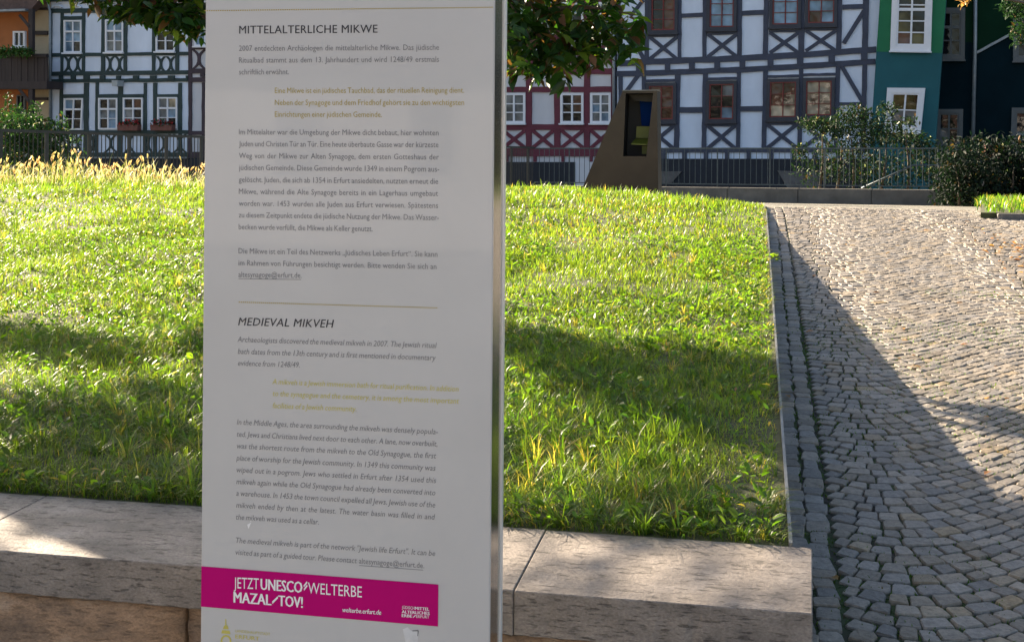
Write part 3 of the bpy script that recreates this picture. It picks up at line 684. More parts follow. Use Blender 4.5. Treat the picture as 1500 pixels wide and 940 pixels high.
# moss in the cobble joints
n = 60000; Y = np.sqrt(rng.uniform(2.4 ** 2, 8 ** 2, n)); X = rng.uniform(.09, 2.2, n)
v1 = np.maximum(vnoise(X, Y, 1.6, 61), np.where((np.abs(X - .161) < .012) | (np.abs(X - .231) < .013) | (np.abs(X - .312) < .006), .75 * (vnoise(X, Y, 1.2, 5) > .35), 0)); k = (v1 + .25 * vnoise(X, Y, 9, 77) > .62)
k &= ~((Y < WB + .03) & (X < XE + .01)); X = X[k]; Y = Y[k]; n = len(X)
mo = blades('joint_moss', np.stack([X, Y, pzv(Y) - .004], -1), rng.uniform(.010, .023, n), rng.uniform(.003, .007, n), rng.uniform(.2, 1.2, n), gcols(n, (.05, .105, .012), .35, .1, (.09, .06, .03)), GRASS, seg=2)
tag(mo, 'green moss and small weeds growing in the joints of the cobbles', 'moss')

# fallen leaves
n = 90; Y = rng.uniform(3.2, 11, n); X = rng.uniform(.1, 2.6, n); X[:25] = rng.uniform(-3, 0, 25)
zz = np.where(X < .07, lz(X, Y) + .05, pzv(Y) + .018); th = rng.uniform(0, 6.28, n)
dv = np.stack([np.cos(th), np.sin(th), rng.normal(0, .15, n)], -1); sz = rng.uniform(.02, .05, n)
me = leaves_mesh('fallen_leaves', np.stack([X, Y, zz], -1), dv, np.tile([0, 0, 1.0], (n, 1)) + rng.normal(0, .25, (n, 3)), sz, sz * .55, gcols(n, (.36, .19, .07), .4))
flv = link('fallen_leaves', me, STRAW, None, 'stuff'); tag(flv, 'small dry brown leaves scattered on path and lawn', 'leaves')
# cluster of dry leaves at right edge of the path
n = 110; c0 = on_plane(1492, 375, Vector((0, 8.5, pz(8.5))), Vector((0, -.08, 1))); X = c0.x + rng.normal(.05, .12, n); Y = c0.y + rng.normal(0, .45, n)
th = rng.uniform(0, 6.28, n); dv = np.stack([np.cos(th), np.sin(th), rng.normal(.1, .2, n)], -1); sz = rng.uniform(.025, .06, n)
me = leaves_mesh('leaf_heap', np.stack([X, Y, pzv(Y) + .02], -1), dv, np.tile([0, 0, 1.0], (n, 1)) + rng.normal(0, .3, (n, 3)), sz, sz * .6, gcols(n, (.40, .22, .07), .3))
flv = link('leaf_drift', me, STRAW, None, 'stuff'); tag(flv, 'drift of orange brown leaves at the right side of the cobbled path', 'leaves')
# sprout on the edge
sprt = at(1136, 405, 8.0); sp3 = Vector((STEEL_X + .02, sprt.y, float(lz(0, sprt.y)) + .01))
n = 16; th = rng.uniform(-1.2, 1.4, n); dv = np.stack([np.cos(th), np.sin(th), rng.uniform(-.1, .7, n)], -1)
me = leaves_mesh('sprout', np.array(sp3)[None] + rng.normal(0, .012, (n, 3)), dv, rng.normal(0, .3, (n, 3)) + np.array([0, 0, 1.0]), rng.uniform(.03, .05, n), rng.uniform(.018, .03, n), gcols(n, (.16, .24, .03), .2))
sprout = link('weed_sprout', me, GRASS); tag(sprout, 'bright yellow green weed sprouting over the steel edging halfway along', 'weed')

# ------------------------------------------------------------------ tree over the scene
def tree_leaves(name, centres, m, parent, base=(.024, .060, .012), brown=.13, size=(.045, .12), droop=.55, wr=(.42, .55)):
    P = []; 
    for (c, r_, n_) in centres:
        d = rng.normal(0, 1, (n_, 3)); d /= np.linalg.norm(d, axis=1, keepdims=True); q = d * (rng.random((n_, 1)) ** .45) * np.array(r_)
        P.append(np.array(c)[None] + q)
    P = np.concatenate(P); n = len(P); th = rng.uniform(0, 6.28, n)
    dv = np.stack([np.cos(th), np.sin(th), -droop + rng.normal(0, .5, n)], -1); nr = np.stack([rng.normal(0, .5, n), rng.normal(0, .5, n), np.ones(n)], -1)
    sz = rng.uniform(*size, n); c = gcols(n, base, .35); k = rng.random(n) < brown; c[k] = np.array((.12, .055, .03)) * (1 + rng.uniform(-.4, .6, (k.sum(), 1)))
    y = rng.random(n) < .10; c[y] = gcols(y.sum(), (.12, .17, .02), .3)
    me = leaves_mesh(name, P, dv, nr, sz, sz * rng.uniform(*wr, n), c); return link(name, me, m, parent, None)
tr = empty('overhanging_tree', (-5.0, 5.0, float(lz(-5, 5))), 'leafy tree whose low branches droop into the top of the view beside the stele', 'tree')
mb = MB(); zb_ = float(lz(-5, 5)); mb.tube([(-5, 5, zb_ - .1), (-4.98, 5.02, zb_ + .5), (-4.9, 5.1, 2.2), (-4.8, 5.3, 3.6), (-4.7, 5.4, 5.2)], [.17, .13, .11, .09, .03], 12); mb.build('trunk', M['bark'], tr, smooth=True)
crown = [  # (centre, radii, leaves)
    ((-3.6, 5.0, 3.3), (.9, .9, .6), 650), ((-5.2, 5.0, 4.0), (1.3, 1.2, .9), 1100), ((-4.2, 6.2, 3.9), (1.1, 1.0, .7), 700),
    ((-6.2, 5.2, 3.0), (.9, .9, .7), 600)]
# low boughs: each one is placed where its shade falls on the lawn or path (ground point, height of the bough above it)
def bough(px, py, h, r, n_, onpath=False):
    p = at(px, py, 5)
    for _ in range(12):
        zg = pz(p.y) if onpath else float(lz(p.x, p.y)); p = on_plane(px, py, Vector((0, 0, zg)), Vector((0, 0, 1)))
    q = p + sdir * (h / sdir.z); crown.append((tuple(q), (r * 1.15, r * 1.15, r), n_))
for a_ in [(775, 505, 2.05, .20, 400), (850, 520, 2.15, .20, 400), (930, 560, 1.95, .19, 380), (1030, 570, 2.0, .19, 380), (1110, 640, 1.8, .17, 240), (1060, 535, 2.2, .10, 80), (745, 690, 1.9, .06, 50),
           (30, 505, 1.75, .20, 300), (130, 520, 1.9, .20, 260), (60, 620, 1.8, .18, 220), (190, 640, 1.7, .18, 220), (270, 600, 2.0, .13, 100), (150, 700, 1.8, .15, 160), (270, 700, 1.9, .17, 220), (230, 745, 1.7, .14, 200), (160, 770, 2.1, .13, 150), (260, 800, 1.8, .14, 200), (450, 560, 2, .3, 300)]: bough(*a_)
for a_ in [(1480, 612, 1.75, .07, 70), (1530, 640, 1.8, .12, 120), (1490, 850, 2.45, .26, 430), (1560, 800, 2.6, .25, 330), (1440, 900, 2.5, .22, 330), (1560, 900, 2.5, .25, 330), (1500, 800, 2.6, .12, 130)]: bough(*a_, True)
def P6(px, py, d): return tuple(at(px, py, d))
vis = [  # clusters that hang into view: px, py, depth, radii, leaves
    (148, 8, 5.9, (.07, .12, .05), 14), (182, 8, 6.0, (.12, .25, .08), 60), (205, 4, 6.1, (.15, .25, .09), 80), (240, 6, 6.0, (.16, .25, .10), 110), (275, 14, 6.0, (.13, .2, .11), 90), (285, 30, 5.9, (.07, .1, .10), 50), (245, 26, 5.9, (.12, .15, .05), 55), (195, 22, 5.9, (.10, .15, .045), 34), (258, 40, 5.9, (.05, .1, .05), 18), (272, 46, 5.9, (.03, .05, .05), 7), (300, 2, 6.1, (.2, .25, .12), 90),
    (300, -45, 6.1, (.5, .4, .14), 200), (200, -40, 6.1, (.4, .4, .12), 150),
    (760, 60, 5.8, (.10, .25, .16), 120), (790, 35, 5.9, (.15, .25, .17), 170), (775, 95, 5.7, (.12, .2, .05), 45), (815, 75, 5.8, (.12, .25, .11), 90), (828, 108, 5.6, (.035, .05, .06), 14), (850, 60, 5.8, (.12, .25, .10), 80),
    (860, 88, 5.7, (.07, .1, .06), 20), (875, 25, 5.9, (.16, .3, .11), 100), (890, 50, 5.8, (.10, .2, .09), 40), (915, 38, 5.7, (.09, .15, .06), 30), (925, 80, 5.6, (.05, .08, .05), 14), (905, 66, 5.6, (.05, .06, .04), 10), (935, 30, 5.6, (.06, .08, .03), 10), (895, 2, 5.8, (.12, .2, .05), 26),
    (800, -30, 5.9, (.3, .4, .14), 260), (880, -35, 5.9, (.2, .3, .10), 70), (720, 20, 6.0, (.2, .3, .2), 160), (600, -20, 6.3, (.5, .5, .2), 220), (450, -25, 6.3, (.5, .5, .2), 220)]
cv = [(P6(a_, b_, d_ + 1.4 if a_ < 310 else d_), tuple(q_ * (1.22 if a_ < 310 else 1) for q_ in r_), int(n_ * (1.25 if a_ < 310 else 1))) for a_, b_, d_, r_, n_ in vis]
tree_leaves('crown', crown + cv, LEAF, tr)
mb = MB()
def limb(pts, r0, r1):
    k = len(pts); mb.tube(pts, [r0 + (r1 - r0) * i / (k - 1) for i in range(k)], 6)
limb([(-4.9, 5.1, 2.0), (-4.2, 5.7, 2.5), (-3.3, 6.1, 2.55), P6(420, -50, 6.2), P6(600, -40, 6.0), P6(740, -5, 5.9), P6(800, 15, 5.85), P6(860, 10, 5.8), P6(930, 22, 5.7)], .05, .003)
limb([P6(740, -5, 5.9), P6(770, 40, 5.8), P6(790, 90, 5.7)], .006, .002)
limb([P6(780, 8, 5.88), P6(812, 60, 5.75), P6(828, 108, 5.6)], .005, .002)
limb([P6(860, 10, 5.8), P6(895, 55, 5.7), P6(925, 82, 5.6)], .004, .0015)
limb([(-4.2, 5.7, 2.5), P6(320, -40, 7.5), P6(230, -5, 7.5), P6(150, 0, 7.3)], .014, .002)
limb([P6(320, -40, 7.5), P6(280, 20, 7.35), P6(272, 48, 7.3)], .007, .002)
for (c_, r_, n_) in crown:
    if n_ <= 430:
        a_ = Vector((-4.86, 5.15, min(c_[2] + .1, 3.2))); c_ = Vector(c_); m_ = (a_ + c_) / 2 + Vector((0, 0, .12)); limb([tuple(a_), tuple(m_), tuple(c_)], .014, .004)
limb([(-4.85, 5.2, 2.9), (-4.2, 5.1, 3.2), (-3.4, 5, 3.4)], .04, .01); limb([(-4.85, 5.2, 2.9), (-5.6, 5.2, 3.0), (-6.5, 5.2, 3.1)], .04, .01)
limb([(-4.85, 5.2, 3.2), (-4.5, 5.9, 3.7), (-4.0, 6.5, 4.1)], .03, .01)
mb.build('limbs', M['bark'], tr, smooth=True)

# ------------------------------------------------------------------ the row of houses
FA = at(75, HY, 51.5); FB = at(1280, HY, 39.4); FN = Vector(((FB - FA).y, -(FB - FA).x, 0)).normalized()
if FN.dot(EYEV - FA) < 0: FN = -FN
def fp(px, py, off=0): return on_plane(px, py, FA + FN * off, FN)
class House:
    def __init__(s, name, pxc, label, group='old town houses in a row behind the lawn'):
        p = fp(pxc, 240); s.root = empty(name, (p.x, p.y, -1.15), label, 'house', group); s.off = 0
    def poly(s, name, pts, m, o0, o1, parent=None, kind=None):
        mb = MB(); o0 += s.off; o1 += s.off
        fr = [fp(x, y, s.off) + FN * (o1 - s.off) for x, y in pts]; bk = [fp(x, y, s.off) + FN * (o0 - s.off) for x, y in pts]
        mb.prism(fr, bk); return mb.build(name, m, parent or s.root, kind=kind)
    def wob(s, pts, a=.38):
        out = []
        for i, (x0, y0) in enumerate(pts):
            x1, y1 = pts[(i + 1) % len(pts)]; L_ = math.hypot(x1 - x0, y1 - y0); n_ = int(L_ // 11); out.append((x0, y0))
            for k in range(1, n_):
                t_ = k / n_; j_ = random.uniform(-a, a); out.append((x0 + (x1 - x0) * t_ - (y1 - y0) / L_ * j_, y0 + (y1 - y0) * t_ + (x1 - x0) / L_ * j_))
        return out
    def rect(s, name, x0, y0, x1, y1, m, o0=-.04, o1=.05, parent=None):
        return s.poly(name, [(x0, y0), (x1, y0), (x1, y1), (x0, y1)], m, o0, o1, parent)
    def post(s, x0, x1, y0, y1, m, bx=0):     # bx: shift of the foot
        w = lambda: random.uniform(-.4, .4)
        return s.poly('timber_post', s.wob([(x0 + w(), y0), (x1 + w(), y0), (x1 + bx + w(), y1), (x0 + bx + w(), y1)]), m, -.04, .05 + random.uniform(-.0015, .0015))
    def beam(s, pts_top, th, m):              # list of (x,y) along the top edge
        top = pts_top; bot = [(x, y + th) for x, y in reversed(pts_top)]
        return s.poly('timber_beam', s.wob(top + bot), m, -.04, .056)
    def brace(s, xa, ya, xb, yb, w, m, o=.044, name='timber_brace'):
        L_ = math.hypot(xb - xa, yb - ya); nx, ny = -(yb - ya) / L_ * w / 2, (xb - xa) / L_ * w / 2
        return s.poly(name, s.wob([(xa + nx, ya + ny), (xb + nx, yb + ny), (xb - nx, yb - ny), (xa - nx, ya - ny)], .25), m, -.03, o)
    def cross(s, x0, y0, x1, y1, w, m):
        s.brace(x0, y0, x1, y1, w, m, .044); s.brace(x1, y0, x0, y1, w, m, .047)
    def curved_cross(s, x0, y0, x1, y1, w, m):
        for k, (a_, b_) in enumerate(((x0, x1), (x1, x0))):
            L1 = []; 
            for i in range(9):
                t_ = i / 8; x = a_ + (b_ - a_) * (t_ + .16 * math.sin(2 * math.pi * t_)); L1.append((x, y0 + (y1 - y0) * t_))
            s.poly('timber_brace', [(x - w / 2, y) for x, y in L1] + [(x + w / 2, y) for x, y in reversed(L1)], m, -.03, .044 + .003 * k)
    def window(s, q, cols, rows, gl, frame='white_paint', fw=2.2, mw=1.4, sill=True, casing=None, cw=0, lbl=None, recess=-.02, transom=None):
        """q = 4 px corners tl tr br bl of the sash; rows = list of relative heights; gl = pane material list"""
        if len(q) == 4 and not isinstance(q[0], tuple): x0, y0, x1, y1 = q; q = [(x0, y0), (x1, y0), (x1, y1), (x0, y1)]
        (ax, ay), (bx, by), (cx, cy), (dx, dy) = q
        def B(u, v):
            tx = ax + (bx - ax) * u; ty = ay + (by - ay) * u; ux = dx + (cx - dx) * u; uy = dy + (cy - dy) * u
            return (tx + (ux - tx) * v, ty + (uy - ty) * v)
        W_ = math.hypot(bx - ax, by - ay); H_ = math.hypot(dx - ax, dy - ay)
        mb = MB()
        def bar(u0, v0, u1, v1, o0, o1):
            p = [B(u0, v0), B(u1, v0), B(u1, v1), B(u0, v1)]
            mb.prism([fp(x, y, s.off) + FN * o1 for x, y in p], [fp(x, y, s.off) + FN * o0 for x, y in p])
        fu, fv = fw / W_, fw / H_; o1 = .075; bk = -.06
        bar(0, 0, fu, 1, bk, o1); bar(1 - fu, 0, 1, 1, bk, o1); bar(fu, 0, 1 - fu, fv, bk, o1 - .002); bar(fu, 1 - fv, 1 - fu, 1, bk, o1 - .002)
        iu = 1 - 2 * fu; iv = 1 - 2 * fv; tot = sum(rows); vs = [fv]; 
        for r_ in rows: vs.append(vs[-1] + iv * r_ / tot)
        us = [fu + iu * k / cols for k in range(cols + 1)]
        mu, mv = mw / W_ / 2, mw / H_ / 2
        for u in us[1:-1]: bar(u - mu * 1.25, fv, u + mu * 1.25, 1 - fv, bk, o1 - .012)
        for k, v in enumerate(vs[1:-1]):
            f_ = 1.9 if transom == k else .8
            for ua, ub in zip(us, us[1:]):
                bar(ua + (mu * 1.25 if ua != us[0] else 0), v - mv * f_, ub - (mu * 1.25 if ub != us[-1] else 0), v + mv * f_, bk, o1 - (.008 if transom == k else .02))
        wo_ = mb.build('window', M[frame], s.root)
        if lbl: wo_['label'] = lbl
        i = 0
        for va, vb in zip(vs, vs[1:]):
            for ua, ub in zip(us, us[1:]):
                p = [B(ua, va), B(ub, va), B(ub, vb), B(ua, vb)]; m2 = MB(); tl = random.uniform(-.004, .004)
                m2.prism([fp(x, y, s.off) + FN * (.012 + tl * (j_ % 2)) for j_, (x, y) in enumerate(p)], [fp(x, y, s.off) + FN * (-.002) for x, y in p])
                m2.build('pane', M[gl[i % len(gl)]], wo_); i += 1
        if casing:
            mc = MB(); cu, cv = cw / W_, cw / H_
            def cb(u0, v0, u1, v1, o):
                p = [B(u0, v0), B(u1, v0), B(u1, v1), B(u0, v1)]; mc.prism([fp(x, y, s.off) + FN * o for x, y in p], [fp(x, y, s.off) - FN * .05 for x, y in p])
            cb(-cu, -cv, 0, 1 + cv, .10); cb(1, -cv, 1 + cu, 1 + cv, .10); cb(0, -cv, 1, 0, .098); cb(0, 1, 1, 1 + cv, .098)
            mc.build('casing', M[casing], wo_)
        if sill:
            c_ = cw / H_ if casing else 0; ms = MB(); e_ = (cw + 1.2) / W_
            p = [B(-e_, 1 + c_), B(1 + e_, 1 + c_), B(1 + e_, 1 + c_ + 2.2 / H_), B(-e_, 1 + c_ + 2.2 / H_)]
            ms.prism([fp(x, y, s.off) + FN * .16 for x, y in p], [fp(x, y, s.off) - FN * .02 for x, y in p]); ms.build('sill', M[casing or frame], wo_)
        return wo_
    def body(s, x0, x1, ytop, m, depth=7, roofh=4.0, ybot=300, mroof='tile', xt0=None, xt1=None, rx1=None):
        x0t = x0 if xt0 is None else xt0; x1t = x1 if xt1 is None else xt1
        s.poly('wall', [(x0t, ytop), (x1t, ytop), (x1, ybot), (x0, ybot)], m, -.3, 0)
        a, b_ = fp(x0t, ytop, s.off), fp(rx1 or x1t, ytop, s.off); zt_ = (a.z + b_.z) / 2
        mb = MB(); lo = -1.2
        A = [Vector((p.x, p.y, 0)) - FN * .301 for p in (a, b_)]; Bk = [p - FN * depth for p in A]
        mb.prism([(A[0].x, A[0].y, lo), (A[1].x, A[1].y, lo), (A[1].x, A[1].y, zt_), (A[0].x, A[0].y, zt_)], [(Bk[0].x, Bk[0].y, lo), (Bk[1].x, Bk[1].y, lo), (Bk[1].x, Bk[1].y, zt_), (Bk[0].x, Bk[0].y, zt_)])
        mb.build('rear_wall', m, s.root)
        mb = MB(); e0 = [p + FN * .75 for p in A]; e1 = [p - FN * .4 for p in Bk]; rg = [(A[i] + Bk[i]) / 2 for i in (0, 1)]
        L = [[(e0[i].x, e0[i].y, zt_ - .1), (rg[i].x, rg[i].y, zt_ + roofh), (e1[i].x, e1[i].y, zt_ - .1), (rg[i].x, rg[i].y, zt_ + roofh - .3)] for i in (0, 1)]
        L = [[l[0], l[1], l[2]] for l in L]; mb.prism(L[0], L[1]); mb.build('roof', M[mroof], s.root)

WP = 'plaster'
# --- green timbered house -------------------------------------------------
T = M['green_timber']
hs = House('timbered_house', 175, 'white timbered house with dark green timbers, left of the stele behind the railing'); h_ = hs
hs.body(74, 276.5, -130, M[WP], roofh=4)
hs.rect('eaves_board', 74, -6, 276.5, 3, T, 0, .16)
hs.beam([(74, 13), (276.5, 12)], 6.5, T)
mb_ = 0
for k in range(7):   # carved white edged ornaments under the eaves
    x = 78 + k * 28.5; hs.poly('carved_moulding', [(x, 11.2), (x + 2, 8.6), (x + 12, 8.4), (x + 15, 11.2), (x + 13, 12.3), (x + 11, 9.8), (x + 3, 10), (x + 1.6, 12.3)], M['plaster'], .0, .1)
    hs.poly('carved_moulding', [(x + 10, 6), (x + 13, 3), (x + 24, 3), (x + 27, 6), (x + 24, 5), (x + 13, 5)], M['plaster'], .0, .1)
for x0, x1 in ((73.5, 76.8), (90, 93.8), (121.3, 125.5), (149.4, 154.6), (182.6, 187), (224, 228.8), (258, 263)): hs.post(x0, x1, 19, 106, T, -.5)
for x0, x1 in ((93.8, 121.3), (154.6, 182.6), (228.8, 258)):
    hs.beam([(x0, 24.3), (x1, 24)], 5, T)
    for k in (0, 1):
        w_ = (x1 - x0 - .5) / 2; hs.curved_cross(x0 + 1.6 + w_ * k, 83, x0 + w_ * (k + 1) - .9, 105.5, 3.4, T)
hs.beam([(74, 78.3), (276.5, 76.3)], 5, T); hs.beam([(74, 105.5), (276.5, 103.3)], 6, T); hs.beam([(74, 116.3), (276.5, 114.6)], 5.5, T)
for x0, x1 in ((88, 93), (105.5, 111.5), (124, 132), (148, 155), (172, 177.5), (196.6, 204), (221.5, 229.8), (247.7, 256.6), (274, 276.5)):
    hs.rect('joist_end', x0, 111, x1, 117, T, -.04, .09)
SK = ['glass_sky']; 
hs.window((94.8, 30, 121, 77.6), 2, [1, 1, 1], ['glass_sky', 'glass_sky', 'glass_sky', 'glass_sky', 'glass_sky', 'glass_dark'], transom=0)
hs.window((155.4, 29, 182, 77), 2, [1, 1, 1], ['glass_sky', 'glass_sky', 'glass_curtain', 'glass_sky', 'glass_curtain', 'glass_curtain'], transom=0)
hs.window((229.4, 31, 257.6, 75.8), 2, [1, 1, 1], ['glass_dark'], transom=0)
for x0, x1, f in ((74.4, 76.5, 0), (89, 93.2, -1.6), (124.3, 130.6, -1), (141, 145, -.8), (174, 180.6, -.6), (211.3, 215.6, -.8), (225.5, 231, -.6), (261.9, 266.8, 0)): hs.post(x0, x1, 121.6, 225, T, f)
for xa, xb in ((93.2, 124.3), (145, 174), (180.6, 211.3), (231, 261.9)): hs.beam([(xa, 138.5), (xb, 138)], 5.6, T)
hs.beam([(74, 191), (276.5, 191)], 5.4, T)
hs.window([(95.2, 144.4), (123.2, 144.2), (121, 190.4), (93.6, 190.4)], 2, [1, 1, 1], ['glass_sky', 'glass_dark', 'glass_dark', 'glass_dark', 'glass_dark', 'glass_dark'], transom=0, sill=False)
hs.window((145.4, 143.8, 173.4, 189.8), 2, [1, 1, 1], ['glass_dark', 'glass_curtain', 'glass_curtain', 'glass_sky', 'glass_dark', 'glass_sky'], transom=0, sill=False)
hs.window((181.4, 143.4, 210.6, 189), 2, [1, 1, 1], ['glass_dark', 'glass_warm', 'glass_curtain', 'glass_dark', 'glass_curtain', 'glass_dark'], transom=0, sill=False)
hs.window((231.8, 142.6, 261, 188.6), 2, [1, 1, 1], ['glass_curtain', 'glass_cream', 'glass_curtain', 'glass_sky', 'glass_curtain', 'glass_dark'], transom=0, sill=False)
for xa, xb in ((94, 108), (108, 122), (131.5, 143), (153, 173), (183, 198), (212, 224), (232, 250), (254, 274)): hs.curved_cross(xa + 1, 196.6, xb - 1, 223.4, 3, T)
hs.rect('timber_sill', 74, 223.5, 276.5, 230, T, -.04, .10)
hs.rect('plinth_trim', 74, 230.3, 276.5, 232, M['pipe'], -.04, .14)
hs.rect('basement', 74, 232.2, 276.5, 256, M['base_dark'], -.04, .04); hs.rect('basement', 74, 256.3, 276.5, 300, M['stone_base'], -.04, .06)
hs.poly('wall_lamp', [(174.5, 118.5), (183, 118.5), (182.4, 127), (175, 127)], M['lamp'], .05, .45)
# flower boxes (their own things, fixed outside the windows)
def flowerbox(x0, x1, y0, y1, label):
    p = fp(x0 / 2 + x1 / 2, y1); r_ = empty('flower_box', p + FN * .2, label, 'flower box', 'flower boxes on the green timbered house')
    mb = MB(); q = [(x0 + 1, y0 + 4), (x1 - 1, y0 + 4), (x1 - 2, y1), (x0 + 2, y1)]; mb.prism([fp(x, y) + FN * .32 for x, y in q], [fp(x, y) + FN * .09 for x, y in q]); mb.build('box', M['terracotta'], r_)
    n = 130; P = np.array([fp(random.uniform(x0 + 2, x1 - 2), random.uniform(y0 - 1.5, y0 + 5)) + FN * random.uniform(.1, .38) for _ in range(n)])
    c = gcols(n, (.03, .06, .02), .4); k = rng.random(n) < .5; c[k] = gcols(k.sum(), (.35, .03, .03), .4)
    sz = rng.uniform(.06, .13, n); me = leaves_mesh('flowers', P, rng.normal(0, 1, (n, 3)), rng.normal(0, 1, (n, 3)), sz, sz * .7, c); link('flowers', me, SHRUB, r_)
flowerbox(178, 210.5, 179, 191.5, 'terracotta box of red flowers under the third ground floor window of the green timbered house')
flowerbox(226, 260.5, 179, 191.5, 'terracotta box of red flowers under the rightmost ground floor window, nearest the stele')

# --- purple timbered house (mostly behind the stele) -----------------------
T = M['purple_timber']
hs = House('timbered_house', 400, 'pale timbered house with purple brown timbers, its edge showing just left of the stele')
hs.body(277, 520, -140, M['plaster_warm'], roofh=4)
for k in range(6):
    x = 276.8 + k * 44; hs.post(x, x + 5, 0, 226, T); hs.post(x + 19.5, x + 23.5, 121, 226, T)
    if k < 5:
        hs.window((x + 9.4, 22, x + 40, 68), 2, [1, 1, 1], ['glass_sky', 'glass_curtain'], transom=0); hs.curved_cross(x + 6.5, 73, x + 24, 101.5, 4, T)
        hs.curved_cross(x + 25, 73, x + 42.5, 101.5, 4, T); hs.rect('joist_end', x + 18, 108, x + 24, 113, T, -.04, .08)
        if k > 0: hs.window((x + 25, 144, x + 43, 190), 2, [1, 1, 1], ['glass_dark', 'glass_curtain'], transom=0)
hs.beam([(277, 68.8), (520, 64)], 4.4, T); hs.beam([(277, 101.2), (520, 95)], 7, T); hs.beam([(277, 114), (520, 107)], 7, T); hs.beam([(277, 192), (520, 189)], 6, T); hs.beam([(277, 222.5), (520, 222)], 8.5, T)
hs.rect('basement', 277, 231.2, 520, 300, M['base_dark'], -.04, .04)

# --- red timbered house ----------------------------------------------------
T = M['red_timber']
hs = House('timbered_house', 820, 'pale timbered house with dark red timbers, between the stele and the drainpipe')
hs.body(520.5, 897.5, -140, M['plaster_warm'], roofh=4)
posts = [(771, 779), (812.5, 821.2), (856, 864.8)] + [(771 - 43 * k, 779 - 43 * k) for k in range(1, 6)]
for x0, x1 in posts: hs.post(x0, x1, -6, 228, T)
for x0, x1 in ((520.5, 525), (896, 897.5)): hs.post(x0, x1, -6, 228, T)
for (ya, yb, th) in ((-9, -9, 12), (50, 48, 7.5), (88, 87, 6.5), (102, 100.5, 8.5), (128.5, 127, 8), (182.5, 182, 8.5), (217, 217, 12)): hs.beam([(520.5, ya), (897.5, yb)], th, T)
for k, (x0, x1) in enumerate([(864.8, 896), (821.2, 856), (779, 812.5)] + [(779 - 43 * j - 0, 814 - 43 * j) for j in range(1, 6)]):
    hs.cross(x0 + 1, 57, x1 - 1, 87, 5, T); hs.cross(x0 + 1, 191, x1 - 1, 217, 5, T)
    hs.window((x0 + .6, 4, x1 - .6, 49), 2, [1, 1, 1], ['glass_dark', 'glass_sky', 'glass_curtain'], fw=3)
    if k == 2: continue
    g_ = ['glass_curtain'] if k == 3 else (['glass_dark', 'glass_warm', 'glass_dark', 'glass_warm', 'glass_dark', 'glass_dark'] if k == 1 else (['glass_curtain', 'glass_curtain', 'glass_sky'] if k == 0 else ['glass_dark', 'glass_curtain']))
    hs.window((x0 + .4, 136.5, x1 - .4, 180.8), 2, [1, 1, 1], g_, fw=3.4, mw=2)
for x in range(536, 890, 41): hs.rect('joist_end', x, 229, x + 4.5, 237, T, -.04, .06)
hs.rect('basement', 520.5, 237.4, 843, 300, M['base_dark'], -.04, .08); hs.rect('basement_wall', 843.3, 237.4, 897.5, 300, M['plaster_warm'], -.04, .05)
# downpipe on its right edge
mb = MB(); mb.tube([fp(900.5, -140) + FN * .12, fp(900.5, 300) + FN * .12], [.05, .05], 10); mb.build('downpipe', M['pipe'], hs.root, smooth=True)

# --- grey timbered house ---------------------------------------------------
T = M['grey_timber']
hs = House('timbered_house', 1095, 'white timbered house with blue grey timbers and red framed windows, behind the thin fence')
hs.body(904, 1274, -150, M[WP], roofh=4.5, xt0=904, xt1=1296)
b1 = [(908, 89), (945, 86.6), (1087, 81.5), (1173, 76.5), (1283.4, 68.5)]
b2 = [(903, 104.5), (960, 103), (1090, 98.2), (1150, 94.8), (1282.6, 86.5)]
hs.beam(b1, 8.7, T); hs.beam(b2, 8.2, T)
hs.beam([(1275, -40), (1290, -41)], 8, T)
for x0, x1, f in ((905, 909.5, 0), (945, 950.5, -.4), (993.8, 999, -.6), (1030, 1036.2, -1), (1081, 1087.6, -1), (1119.8, 1126.8, -2), (1171.2, 1179.5, -1.5), (1226.5, 1234.4, -2), (1265.3, 1274, -2.5)):
    hs.post(x0, x1, -30, 88 - max(0, (x0 - 930) * .045), T, f)
for x0, x1, f in ((907, 912.5, 0), (941, 946.5, -1), (989, 996.8, -2), (1030.4, 1037.2, -2.4), (1080, 1086, -2), (1119, 1125.4, -3), (1170.5, 1177, -2.5), (1224.6, 1231, -3), (1263.8, 1271, -3.5)):
    hs.post(x0, x1, 107 - max(0, (x0 - 930) * .04), 220, T, f)
for (x0, x1, ya) in ((974.7, 982, 94), (1010, 1018, 92.6), (1047, 1055, 91.4), (1084, 1092, 89.8), (1125, 1133, 87.5), (1168, 1177, 84.8), (1214, 1223, 81.6), (1261.5, 1271, 77.5), (932.5, 946, 95)):
    hs.rect('joist_end', x0, ya, x1, ya + 10.5, T, -.04, .085)
UX = [(951, 54.5, 993, 87), (1036.3, 50.5, 1080.5, 83.5), (1127, 48, 1171, 78), (1179.5, 45, 1226, 75)]
for x0, y0_, x1, y1_ in UX: hs.cross(x0 + 1, y0_, x1 - 1, y1_, 5.2, T)
LX = [(945.5, 184.5, 988, 218), (1035.5, 184, 1078.5, 218), (1123, 182.5, 1168.5, 217), (1175.5, 182, 1222, 217)]
for x0, y0_, x1, y1_ in LX: hs.cross(x0 + 1, y0_, x1 - 1, y1_, 5.4, T)
for x0, x1, y in ((950.5, 993.8, 51), (1036.2, 1081, 47.5), (1126.8, 1171.2, 44), (1179.5, 1226.5, 41.5)): hs.beam([(x0, y), (x1, y - .8)], 4, T)
for x0, x1, y in ((945.5, 989, 181), (1035, 1080, 181), (1123, 1170, 179), (1176, 1222, 179)): hs.beam([(x0, y), (x1, y)], 4.2, T)
hs.beam([(999, 20.5), (1030, 19)], 6, T); hs.beam([(1087.6, 16.5), (1119.8, 15)], 7, T); hs.beam([(1234.4, 7.5), (1265.3, 6.5)], 7, T)
